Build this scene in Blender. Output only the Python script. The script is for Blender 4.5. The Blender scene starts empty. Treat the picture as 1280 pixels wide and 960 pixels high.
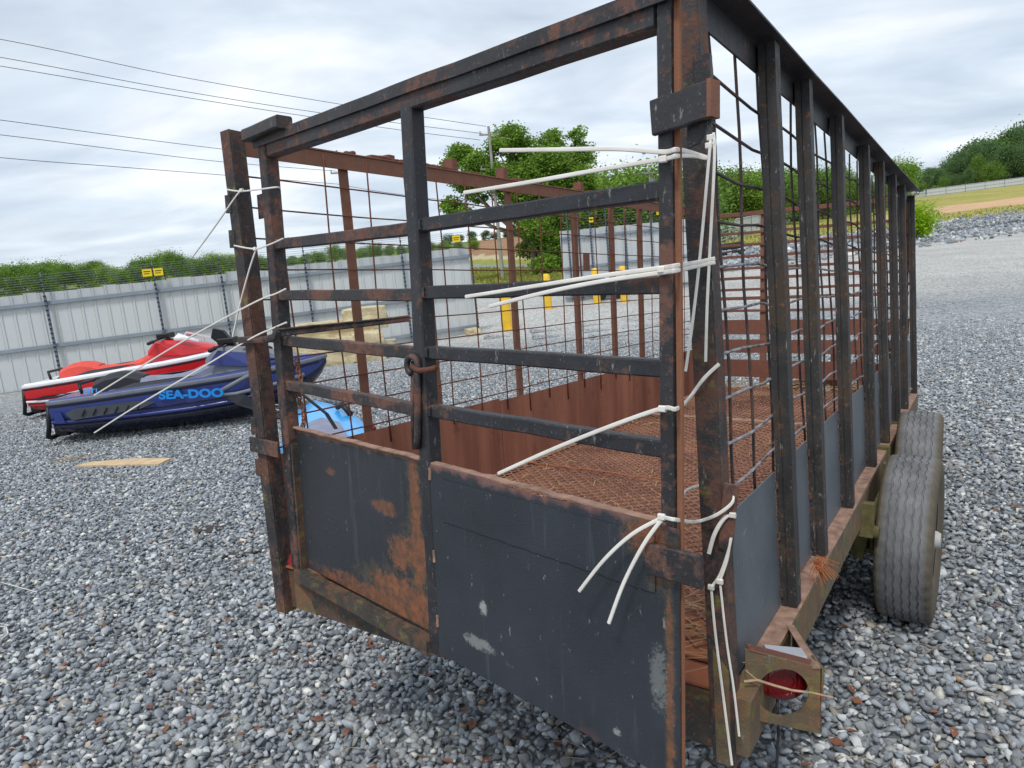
import bpy, bmesh, math, random
import numpy as np
from mathutils import Vector, Matrix
from mathutils.noise import noise as pnoise
rad = math.radians
rnd = random.Random(7)
S = bpy.context.scene
C = S.collection

# ------------------------------------------------------------------ camera
CAM_H = 1.72
PITCH, ROLL, FPX = rad(-9.5), rad(-5.5), 870.0
def basis(yaw, pitch, roll):
    f = Vector((-math.sin(yaw)*math.cos(pitch), math.cos(yaw)*math.cos(pitch), math.sin(pitch)))
    r = Vector((math.cos(yaw), math.sin(yaw), 0)); u = r.cross(f)
    c, s = math.cos(roll), math.sin(roll)
    return c*r+s*u, -s*r+c*u, f
CR, CU, CF = basis(0, PITCH, ROLL)
EYE = Vector((0, 0, CAM_H))
cd = bpy.data.cameras.new('camera'); cam = bpy.data.objects.new('camera', cd); C.objects.link(cam)
cd.sensor_width = 36; cd.lens = FPX/1280*36; cd.clip_start = 0.05; cd.clip_end = 2000
M3 = Matrix((CR, CU, -CF)).transposed()
cam.matrix_world = Matrix.Translation(EYE) @ M3.to_4x4()
S.camera = cam

# ------------------------------------------------------------------ world and sun
world = bpy.data.worlds.new('World'); S.world = world; world.use_nodes = True
SUN_EL, SUN_AZ = rad(58), rad(200)
def build_world():
    nt = world.node_tree; N = nt.nodes; L = nt.links; N.clear()
    out = N.new('ShaderNodeOutputWorld'); bg = N.new('ShaderNodeBackground'); bg.inputs[1].default_value = 0.1
    sky = N.new('ShaderNodeTexSky'); sky.sky_type = 'NISHITA'; sky.sun_disc = False
    sky.sun_elevation = SUN_EL; sky.sun_rotation = SUN_AZ
    tc = N.new('ShaderNodeTexCoord'); sep = N.new('ShaderNodeSeparateXYZ'); L.new(tc.outputs['Generated'], sep.inputs[0])
    az = N.new('ShaderNodeMath'); az.operation = 'ABSOLUTE'; L.new(sep.outputs[2], az.inputs[0])
    add = N.new('ShaderNodeMath'); add.operation = 'ADD'; L.new(az.outputs[0], add.inputs[0]); add.inputs[1].default_value = 0.16
    dx = N.new('ShaderNodeMath'); dx.operation = 'DIVIDE'; L.new(sep.outputs[0], dx.inputs[0]); L.new(add.outputs[0], dx.inputs[1])
    dy = N.new('ShaderNodeMath'); dy.operation = 'DIVIDE'; L.new(sep.outputs[1], dy.inputs[0]); L.new(add.outputs[0], dy.inputs[1])
    cb = N.new('ShaderNodeCombineXYZ'); L.new(dx.outputs[0], cb.inputs[0]); L.new(dy.outputs[0], cb.inputs[1])
    mp = N.new('ShaderNodeMapping'); L.new(cb.outputs[0], mp.inputs[0]); mp.inputs['Rotation'].default_value = (0, 0, rad(12)); mp.inputs['Scale'].default_value = (0.72, 1.05, 1)
    n1 = N.new('ShaderNodeTexNoise'); L.new(mp.outputs[0], n1.inputs[0]); n1.inputs['Scale'].default_value = 1.15; n1.inputs['Detail'].default_value = 6; n1.inputs['Roughness'].default_value = .52; n1.inputs['Distortion'].default_value = .35
    r1 = N.new('ShaderNodeValToRGB'); L.new(n1.outputs[0], r1.inputs[0])
    e = r1.color_ramp.elements; e[0].position = .33; e[0].color = (.42, .50, .60, 1); e[1].position = .66; e[1].color = (.86, .88, .91, 1)
    m = r1.color_ramp.elements.new(.5); m.color = (.60, .67, .75, 1)
    n2 = N.new('ShaderNodeTexNoise'); L.new(mp.outputs[0], n2.inputs[0]); n2.inputs['Scale'].default_value = 3.2; n2.inputs['Detail'].default_value = 5; n2.inputs['Distortion'].default_value = .5
    r2 = N.new('ShaderNodeMapRange'); L.new(n2.outputs[0], r2.inputs[0]); r2.inputs[1].default_value = .35; r2.inputs[2].default_value = .7; r2.inputs[3].default_value = .95; r2.inputs[4].default_value = 1.05
    mul = N.new('ShaderNodeVectorMath'); mul.operation = 'SCALE'; L.new(r1.outputs[0], mul.inputs[0]); L.new(r2.outputs[0], mul.inputs['Scale'])
    sc = N.new('ShaderNodeVectorMath'); sc.operation = 'SCALE'; L.new(mul.outputs[0], sc.inputs[0]); sc.inputs['Scale'].default_value = 10.0
    mix = N.new('ShaderNodeMix'); mix.data_type = 'RGBA'; mix.inputs[0].default_value = .9
    L.new(sky.outputs[0], mix.inputs[6]); L.new(sc.outputs[0], mix.inputs[7]); L.new(mix.outputs[2], bg.inputs[0]); L.new(bg.outputs[0], out.inputs[0])
build_world()
sd = bpy.data.lights.new('sun', 'SUN'); sd.energy = 1.5; sd.angle = rad(11); sd.color = (1, .97, .92)
sun = bpy.data.objects.new('sun', sd); C.objects.link(sun)
sdir = Vector((math.sin(SUN_AZ)*math.cos(SUN_EL), math.cos(SUN_AZ)*math.cos(SUN_EL), math.sin(SUN_EL)))
sun.rotation_euler = sdir.to_track_quat('Z', 'Y').to_euler(); sun.location = (0, 0, 30)
S.view_settings.view_transform = 'Standard'; S.view_settings.look = 'None'; S.view_settings.exposure = 0.42; S.view_settings.gamma = 1
S.render.engine = 'CYCLES'
S.cycles.max_bounces = 6; S.cycles.transparent_max_bounces = 8

# ------------------------------------------------------------------ places: ground height, rays
def sstep(a, b, x):
    t = max(0.0, min(1.0, (x-a)/(b-a))); return t*t*(3-2*t)
def ground(x, y):
    y0 = 20 - 6*sstep(-3, 3, x)
    h = .03*max(0, y-y0)
    h += 4.6*sstep(50, 210, y)
    h += 1.6*sstep(120, 190, x)*sstep(100, 200, y)
    if y > 260: h -= .03*(y-260)*sstep(260, 400, y)
    return h
def ray(px, py):
    return CF + CR*((px-640)/FPX) - CU*((py-480)/FPX)
def W(px, py, depth):                  # point of the place at a given distance along the view axis
    return EYE + ray(px, py)*depth
def G(px, py, z=0.0):                  # point on the ground (plus z)
    d = ray(px, py); t = 1.0
    for k in range(4000):
        t *= 1.004
        p = EYE+d*t
        if p.z <= ground(p.x, p.y)+z: return p
    return EYE+d*150
def px_of(p):
    d = Vector(p)-EYE; z = d.dot(CF)
    if z < .1: return None
    return 640+FPX*d.dot(CR)/z, 480-FPX*d.dot(CU)/z
# trailer frame: x across, y forward along the trailer, z up from its floor
TR, TU, TF = basis(rad(34.071), rad(-7.5), rad(-2.124)); TP = Vector((1.175, -1.431, .877))
A = Matrix((CR, CU, CF)).transposed(); B = Matrix((TR, TU, TF)).transposed()
RT = A @ B.transposed()
TM = Matrix.Translation(EYE) @ RT.to_4x4() @ Matrix.Translation(-TP)
TMI = TM.inverted()
def T_on(px, py, n, d0):               # point of the trailer frame on the plane n.x = d0
    d = TF + TR*((px-640)/FPX) - TU*((py-480)/FPX); n = Vector(n)
    return TP + d*((d0-n.dot(TP))/n.dot(d))
def RX(z): return .745-.054*z          # inner face of the right side, leaning a little
def LX(y, z): return -.765+z/1.4*(-.08+.096*y/4.64)

# ------------------------------------------------------------------ materials
def s2l(c): return tuple(((v/255)/12.92 if v <= 10 else (((v/255)+.055)/1.055)**2.4) for v in c)
class NT:
    def __init__(s, name, rough=.8, metal=0.0, spec=.4):
        s.m = bpy.data.materials.new(name); s.m.use_nodes = True; s.t = s.m.node_tree; s.N = s.t.nodes; s.L = s.t.links
        s.b = s.N['Principled BSDF']; s.b.inputs['Roughness'].default_value = rough; s.b.inputs['Metallic'].default_value = metal
        s.b.inputs['Specular IOR Level'].default_value = spec
        s.tc = s.N.new('ShaderNodeTexCoord'); s.co = s.tc.outputs['Object']
    def mapped(s, scale, loc=(0, 0, 0)):
        mp = s.N.new('ShaderNodeMapping'); s.L.new(s.co, mp.inputs[0]); mp.inputs['Scale'].default_value = scale; mp.inputs['Location'].default_value = loc; return mp.outputs[0]
    def noise(s, scale, detail=4, rough=.55, dist=0, vec=None):
        n = s.N.new('ShaderNodeTexNoise'); s.L.new(vec or s.co, n.inputs[0]); n.inputs['Scale'].default_value = scale; n.inputs['Detail'].default_value = detail
        n.inputs['Roughness'].default_value = rough; n.inputs['Distortion'].default_value = dist; return n.outputs[0]
    def voro(s, scale, out='Distance', vec=None, feature='F1'):
        n = s.N.new('ShaderNodeTexVoronoi'); n.feature = feature; s.L.new(vec or s.co, n.inputs[0]); n.inputs['Scale'].default_value = scale; return n.outputs[out]
    def ramp(s, fac, *stops):
        r = s.N.new('ShaderNodeValToRGB'); s.L.new(fac, r.inputs[0]); e = r.color_ramp.elements
        for i, (p, c) in enumerate(stops):
            if isinstance(c, (int, float)): c = (c, c, c)
            x = e[i] if i < 2 else e.new(p)
            x.position = p; x.color = (*c[:3], 1)
        return r.outputs[0]
    def mix(s, fac, a, b, mode='MIX'):
        m = s.N.new('ShaderNodeMix'); m.data_type = 'RGBA'; m.blend_type = mode
        for i, v in ((0, fac), (6, a), (7, b)):
            if isinstance(v, (int, float)) and i == 0: m.inputs[0].default_value = v
            elif isinstance(v, tuple): m.inputs[i].default_value = (*v[:3], 1)
            elif isinstance(v, (int, float)): m.inputs[i].default_value = (v, v, v, 1)
            else: s.L.new(v, m.inputs[i])
        return m.outputs[2]
    def math(s, op, a, b=0.0):
        m = s.N.new('ShaderNodeMath'); m.operation = op
        for i, v in ((0, a), (1, b)):
            if isinstance(v, (int, float)): m.inputs[i].default_value = v
            else: s.L.new(v, m.inputs[i])
        return m.outputs[0]
    def rng(s, v, a, b, c=0.0, d=1.0):
        m = s.N.new('ShaderNodeMapRange'); s.L.new(v, m.inputs[0])
        for i, x in enumerate((a, b, c, d)): m.inputs[i+1].default_value = x
        return m.outputs[0]
    def color(s, c):
        if isinstance(c, tuple): s.b.inputs['Base Color'].default_value = (*c[:3], 1)
        else: s.L.new(c, s.b.inputs['Base Color'])
        return s
    def rough(s, v): s.L.new(v, s.b.inputs['Roughness']); return s
    def bump(s, h, strength=.3, dist=.004):
        b = s.N.new('ShaderNodeBump'); s.L.new(h, b.inputs['Height']); b.inputs['Strength'].default_value = strength; b.inputs['Distance'].default_value = dist
        s.L.new(b.outputs[0], s.b.inputs['Normal']); return s
    def sep(s, i):
        n = s.N.new('ShaderNodeSeparateXYZ'); s.L.new(s.co, n.inputs[0]); return n.outputs[i]
MAT = {}
def simple(name, rgb, rough=.6, metal=0.0, var=.12, scale=8, bump=0.1, spec=.4):
    c = s2l(rgb); t = NT(name, rough, metal, spec); n = t.noise(scale, 5)
    t.color(t.ramp(n, (.3, tuple(v*(1-var) for v in c)), (.7, tuple(min(1, v*(1+var)) for v in c))))
    if bump: t.bump(t.noise(scale*14, 3), bump, .002)
    MAT[name] = t.m; return t
def steel(name, paint, rust_amt, rust_a=(118, 62, 38), rust_b=(74, 42, 32), pit=.5, moss=0.0, chips=.0, rough=.62):
    # old painted steel: paint, rust blooming through it, pale dust, pits
    t = NT(name, rough, 0, .45); P = s2l(paint)
    n = t.noise(5.5, 8, .68, .4); f = t.noise(42, 6, .7); g = t.noise(160, 3, .6)
    fac = t.math('ADD', t.math('MULTIPLY', n, .62), t.math('MULTIPLY', f, .38))
    lo = .62-.3*rust_amt
    rf = t.rng(fac, lo, lo+.08)
    rust = t.mix(t.noise(26, 5, .6), s2l(rust_a), s2l(rust_b))
    rust = t.mix(t.rng(t.noise(70, 4), .58, .72), rust, s2l((150, 92, 58)))
    pc = t.mix(t.rng(t.noise(11, 6, .6), .35, .7), tuple(v*.75 for v in P), tuple(v*1.35 for v in P))
    pc = t.mix(t.rng(g, .64, .76, 0, .7), pc, s2l((138, 134, 128)))
    fl = t.noise(1, 5, .7, vec=t.mapped((90, 90, 28)))
    pc = t.mix(t.rng(fl, .62, .70, 0, .8), pc, s2l((150, 146, 142)))
    c = t.mix(rf, pc, rust)
    if moss:
        c = t.mix(t.rng(t.noise(16, 6, .7), .62-.25*moss, .78-.25*moss, 0, .85), c, t.mix(t.noise(50, 3), s2l((96, 98, 46)), s2l((142, 132, 70))))
    t.color(c)
    t.rough(t.rng(rf, 0, 1, rough, .92))
    t.bump(t.math('ADD', t.math('MULTIPLY', f, .7), t.math('MULTIPLY', g, .5)), pit, .0035)
    MAT[name] = t.m; return t
steel('black_paint', (44, 44, 48), .22, (116, 84, 68), (86, 66, 58), rough=.5)
steel('black_gate', (48, 46, 48), .42, (122, 84, 70), (92, 70, 64), rough=.5)
steel('worn_post', (52, 48, 48), .5, (110, 76, 62), (78, 60, 56), pit=.9, moss=.12)
steel('moss_steel', (98, 86, 68), .55, (128, 96, 70), (96, 78, 60), pit=.8, moss=.42)
steel('lichen_steel', (66, 61, 55), .5, (108, 78, 60), (84, 64, 54), pit=.8, moss=.26)
steel('rust_dark', (84, 58, 48), .9, (112, 66, 50), (82, 54, 46))
steel('rust_brown', (112, 82, 70), 1.0, (142, 98, 78), (106, 76, 64))
steel('rust_red', (106, 70, 62), 1.0, (134, 86, 70), (100, 68, 60))
steel('edge_rust', (112, 92, 78), .95, (150, 98, 70), (116, 80, 64))
steel('rust_orange', (140, 84, 60), 1.1, (176, 104, 68), (128, 78, 58))
steel('stake_paint', (50, 48, 48), .4, (78, 66, 54), (62, 54, 46))
steel('wire_black', (58, 50, 50), .4, (98, 74, 64), (74, 58, 54))
steel('wire_rust', (96, 60, 46), 1.0, (118, 70, 50), (80, 50, 40))
def wire_grey():
    t = NT('wire_grey', .45, .3, .5); n = t.noise(30, 4)
    t.color(t.ramp(n, (.35, s2l((92, 88, 90))), (.62, s2l((168, 164, 168))))); MAT['wire_grey'] = t.m
wire_grey()
def panel_mat(name, base, with_patches, pale=()):
    t = NT(name, .5, 0, .45); P = s2l(base)
    n = t.noise(4, 6, .6); orange = t.voro(230, vec=t.mapped((1, 1, 1)))
    c = t.mix(t.rng(n, .3, .7), tuple(v*.8 for v in P), tuple(v*1.25 for v in P))
    streak = t.noise(1, 5, .6, vec=t.mapped((40, 40, 3)))
    c = t.mix(t.rng(streak, .58, .8, 0, .35), c, s2l((110, 118, 124)))
    speck = t.noise(60, 4, .7, vec=t.mapped((1, 1, .45)))
    c = t.mix(t.rng(speck, .66, .73, 0, .75), c, s2l((158, 160, 160)))
    sc_ = t.noise(9, 7, .75, 1.2, vec=t.mapped((1, 1, .8), (3, 1, 2)))
    c = t.mix(t.rng(sc_, .70, .73, 0, .7), c, s2l((142, 146, 146)))
    sp2 = t.noise(22, 5, .7)
    c = t.mix(t.rng(sp2, .70, .75), c, s2l((96, 62, 46)))
    z = t.sep(2)
    edge = t.math('ADD', t.rng(z, .425, .475), t.math('MULTIPLY', t.math('SUBTRACT', t.noise(24, 5), .5), 1.3))
    c = t.mix(t.rng(edge, .45, .8), c, t.mix(t.noise(60, 4), s2l((120, 104, 104)), s2l((124, 72, 54))))
    low = t.math('ADD', t.rng(z, .05, -.02, 0, 1.0 if with_patches and len(with_patches) > 3 else .45), t.math('MULTIPLY', t.math('SUBTRACT', t.noise(9, 5), .5), 1.8))
    c = t.mix(t.rng(low, .55, .95, 0, .8), c, s2l((112, 74, 50)))
    if with_patches:
        x = t.sep(0)
        def blob(cx, cz, rx, rz, amt=1.0, sc=14):
            d = t.math('ADD', t.math('POWER', t.math('DIVIDE', t.math('SUBTRACT', x, cx), rx), 2.0), t.math('POWER', t.math('DIVIDE', t.math('SUBTRACT', z, cz), rz), 2.0))
            d = t.math('ADD', d, t.math('MULTIPLY', t.math('SUBTRACT', t.noise(sc*2.2, 8, .85), .5), 7.5))
            return t.rng(d, 1.25, .45, 0, amt)
        orange_rust = t.mix(t.rng(t.noise(34, 6, .75), .35, .65), s2l((146, 92, 64)), s2l((88, 66, 50)))
        for b in with_patches[:4]:
            c = t.mix(blob(b[0], b[1], b[2]*1.5, b[3]*1.35, .45, 7), c, s2l((96, 84, 62)))
        for b in with_patches: c = t.mix(blob(*b), c, orange_rust)
        for b in pale: c = t.mix(blob(*b), c, s2l((158, 160, 158)))
    t.color(c); t.rough(t.rng(n, .3, .7, .42, .62))
    t.bump(t.math('ADD', t.math('MULTIPLY', orange, .8), t.math('MULTIPLY', t.noise(7, 3), 2.0)), .22, .0022)
    MAT[name] = t.m
panel_mat('gate_panel_a', (48, 51, 56), [(-.03, .27, .022, .30), (-.30, .46, .3, .006, .8), (-.09, .06, .17, .055), (-.04, .20, .07, .05), (-.11, .18, .05, .05, .9), (-.17, .30, .06, .022, .8), (-.45, .355, .028, .012, .7), (-.25, .02, .3, .03, .8)])
panel_mat('gate_panel_b', (48, 52, 59), [(.738, .1, .008, .3, .7), (.70, .43, .05, .03), (.72, .40, .02, .05, .8)], ((.245, .155, .016, .018, .9, 12), (.225, .06, .05, .016, .55, 30), (.715, .17, .018, .06, .35, 40), (.62, .02, .010, .008, .7)))
panel_mat('side_panel_mat', (92, 98, 104), None)
def inner_mat():
    t = NT('inner_panel', .85, 0, .3)
    streak = t.noise(1, 6, .6, vec=t.mapped((5, 7, .8))); fine = t.noise(55, 6, .7)
    c = t.mix(t.rng(streak, .35, .68), s2l((124, 78, 64)), s2l((168, 112, 88)))
    st2 = t.noise(1, 4, .6, vec=t.mapped((3, 4.6, .25)))
    c = t.mix(t.math('MULTIPLY', t.rng(st2, .56, .68), t.rng(fine, .5, .62)), c, s2l((196, 128, 82)))
    c = t.mix(t.rng(t.noise(9, 6, .6), .6, .75, 0, .6), c, s2l((78, 46, 38)))
    t.color(c); t.bump(fine, .4, .003); MAT['inner_panel'] = t.m
inner_mat()
def floor_mat():
    t = NT('floor_rust', .9, 0, .25); n = t.noise(3, 6, .6); f = t.noise(60, 5, .7)
    c = t.mix(t.rng(n, .35, .65), s2l((112, 76, 64)), s2l((150, 106, 86)))
    c = t.mix(t.rng(f, .58, .72), c, s2l((176, 128, 96)))
    t.color(c); t.bump(f, .5, .003); MAT['floor_rust'] = t.m
    t = NT('mesh_floor', .85, 0, .3); n = t.noise(2.2, 6, .6); f = t.noise(80, 4, .7)
    c = t.mix(t.rng(n, .38, .62), s2l((102, 70, 60)), s2l((150, 110, 90)))
    c = t.mix(t.rng(f, .52, .7), c, s2l((196, 150, 116)))
    t.color(c); t.bump(f, .4, .002); MAT['mesh_floor'] = t.m
floor_mat()
simple('tan_rust', (146, 116, 100), .8, scale=26, var=.42, bump=.5)
def tyre_mat():
    t = NT('tyre_rubber', .85, 0, .3); n = t.noise(7, 6, .65); f = t.noise(60, 4)
    c = t.mix(t.rng(n, .35, .7), s2l((92, 92, 94)), s2l((132, 132, 133)))
    c = t.mix(t.rng(f, .58, .72, 0, .6), c, s2l((84, 82, 80)))
    # brown dust on the shoulders, along the axle direction
    x = t.math('ABSOLUTE', t.sep(0)); c = t.mix(t.rng(x, .068, .095), c, t.mix(n, s2l((78, 72, 62)), s2l((106, 96, 80))))
    t.color(c); t.bump(f, .4, .003); MAT['tyre_rubber'] = t.m
tyre_mat()
simple('groove_dark', (34, 32, 32), .9)
simple('hub_white', (176, 176, 172), .6, scale=20)
simple('rim_steel', (88, 84, 78), .6, .2, scale=14)
simple('axle_moss', (92, 86, 52), .85, scale=22, var=.45, bump=.6)
def lens_mat():
    t = NT('red_lens', .2, 0, .6); t.color(s2l((104, 8, 14))); w = t.N.new('ShaderNodeTexWave'); w.wave_type = 'RINGS'; w.rings_direction = 'Y'; w.inputs['Scale'].default_value = 26; t.L.new(t.co, w.inputs[0])
    t.bump(w.outputs[0], .5, .002); MAT['red_lens'] = t.m
lens_mat()
simple('lamp_housing', (166, 168, 174), .5)
def zip_mat():
    t = NT('white_plastic', .42, 0, .5); t.color(t.ramp(t.noise(14, 3), (.3, s2l((218, 212, 202))), (.7, s2l((238, 234, 226)))))
    t.b.inputs['Subsurface Weight'].default_value = .0; MAT['white_plastic'] = t.m
zip_mat()
def stone_mat():
    t = NT('crushed_stone', .85, 0, .25)
    at = t.N.new('ShaderNodeAttribute'); at.attribute_name = 'stone'; at.attribute_type = 'GEOMETRY'
    n = t.noise(70, 5, .65)
    c = t.mix(t.rng(n, .3, .75), t.mix(1.0, at.outputs['Color'], (.74, .75, .765), 'MULTIPLY'), t.mix(1.0, at.outputs['Color'], (1.22, 1.21, 1.19), 'MULTIPLY'))
    t.color(c); t.bump(t.noise(160, 4, .7), .35, .003); MAT['crushed_stone'] = t.m
stone_mat()
def terrain_mat():
    t = NT('gravel_ground', .95, 0, .2)
    at = t.N.new('ShaderNodeAttribute'); at.attribute_name = 'region'; at.attribute_type = 'GEOMETRY'
    v = t.voro(26, 'Color'); d = t.voro(26, 'Distance'); bw = t.N.new('ShaderNodeRGBToBW'); t.L.new(v, bw.inputs[0])
    n = t.noise(.35, 5, .6); n2 = t.noise(9, 6, .75)
    k = t.math('MULTIPLY', t.rng(bw.outputs[0], .1, .9, .55, 1.45), t.rng(n, .3, .7, .88, 1.12))
    k = t.math('MULTIPLY', k, t.rng(n2, .3, .7, .85, 1.15))
    vm = t.N.new('ShaderNodeVectorMath'); vm.operation = 'SCALE'; t.L.new(at.outputs['Color'], vm.inputs[0]); t.L.new(k, vm.inputs['Scale'])
    t.color(vm.outputs[0]); t.bump(d, .7, .03); MAT['gravel_ground'] = t.m
terrain_mat()
def leaf_mat(name, dark, light, hue):
    t = NT(name, .6, 0, .25)
    at = t.N.new('ShaderNodeAttribute'); at.attribute_name = 'tint'; at.attribute_type = 'GEOMETRY'
    g = t.N.new('ShaderNodeRGBToBW'); t.L.new(at.outputs['Color'], g.inputs[0])
    oi = t.N.new('ShaderNodeObjectInfo')
    c = t.mix(g.outputs[0], s2l(dark), s2l(light))
    c = t.mix(t.math('MULTIPLY', oi.outputs['Random'], .35), c, s2l(hue))
    t.color(c)
    tr = t.N.new('ShaderNodeBsdfTranslucent'); t.L.new(c, tr.inputs[0]); mx = t.N.new('ShaderNodeMixShader'); mx.inputs[0].default_value = .42
    t.L.new(t.b.outputs[0], mx.inputs[1]); t.L.new(tr.outputs[0], mx.inputs[2]); t.L.new(mx.outputs[0], t.N['Material Output'].inputs[0])
    MAT[name] = t.m
leaf_mat('leaf_bright', (62, 98, 34), (164, 194, 80), (110, 150, 54))
leaf_mat('leaf_mid', (70, 104, 44), (142, 174, 78), (100, 130, 58))
leaf_mat('leaf_dark', (58, 88, 54), (120, 150, 92), (98, 128, 84))
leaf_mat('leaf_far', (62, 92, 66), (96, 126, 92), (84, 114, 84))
leaf_mat('leaf_lime', (104, 144, 22), (176, 212, 44), (140, 180, 34))
leaf_mat('grass_mat', (112, 124, 52), (176, 176, 92), (150, 148, 80))
simple('bark', (104, 94, 80), .9, scale=6, bump=.6)
def wallp():
    t = NT('wall_metal', .5, 0, .4); n = t.noise(1, 5, .6, vec=t.mapped((3, 3, .6)))
    t.color(t.ramp(n, (.3, s2l((188, 192, 193))), (.7, s2l((204, 207, 207))))); t.bump(t.noise(3, 2), .1, .01); MAT['wall_metal'] = t.m
wallp()
simple('girt_metal', (142, 152, 160), .5, .35, scale=3)
simple('post_metal', (112, 124, 136), .5, .4, scale=3)
simple('insulator_black', (28, 32, 38), .5)
simple('thin_wire', (120, 124, 126), .5, .4, bump=0)
simple('power_wire', (62, 64, 70), .6, bump=0)
simple('sign_yellow', (236, 204, 30), .5, bump=0, var=.05)
simple('bollard_yellow', (232, 186, 52), .55, scale=6, var=.15)
simple('pole_wood', (150, 146, 138), .85, scale=5, var=.2)
simple('grey_box', (138, 144, 150), .6)
def limestone():
    t = NT('limestone', .9, 0, .25); n = t.noise(5, 6, .65); t.color(t.ramp(n, (.25, s2l((160, 144, 110))), (.5, s2l((196, 182, 148))), (.75, s2l((212, 200, 168)))))
    t.bump(t.noise(14, 6, .7), .8, .03); MAT['limestone'] = t.m
limestone()
simple('plank_wood', (198, 172, 136), .8, scale=10, var=.2, bump=.4)
def gloss(name, rgb, rough=.25, var=.08, coat=.4):
    t = simple(name, rgb, rough, 0, var, 4, .0, .5); t.b.inputs['Coat Weight'].default_value = coat; t.b.inputs['Coat Roughness'].default_value = .12
gloss('ski_blue', (44, 58, 122)); gloss('ski_navy', (24, 30, 56)); gloss('ski_red', (196, 26, 32)); gloss('ski_white', (226, 228, 234)); gloss('ski_cyan', (22, 134, 214)); gloss('ski_sky', (52, 164, 236), .35)
simple('ski_grey', (112, 116, 124), .55); simple('ski_dark', (40, 42, 48), .55); simple('ski_seat_grey', (126, 130, 150), .6); simple('ski_seat_red', (214, 78, 66), .6); simple('ski_black', (22, 23, 27), .5)
simple('ski_sponson', (70, 74, 80), .5)
simple('dark_tarp', (34, 38, 46), .6, scale=3); simple('navy_cover', (38, 46, 88), .6); simple('pale_cover', (176, 188, 214), .5)
simple('tyre_black', (30, 30, 32), .8)
simple('rope_brown', (140, 96, 72), .9, scale=60, var=.5, bump=.5)
simple('straw', (170, 146, 108), .9, scale=30); simple('pine_needle', (168, 96, 50), .9, scale=30, var=.3)
simple('twig_wood', (168, 142, 116), .9, scale=40, var=.3)
simple('dead_leaf', (124, 82, 62), .8, scale=30, var=.35)
simple('wet_earth', (64, 58, 54), .9, scale=20, var=.4, bump=.6)
simple('red_paint', (150, 34, 44), .6)
simple('riprap_mat', (124, 130, 140), .9, scale=2, var=.35)

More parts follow.
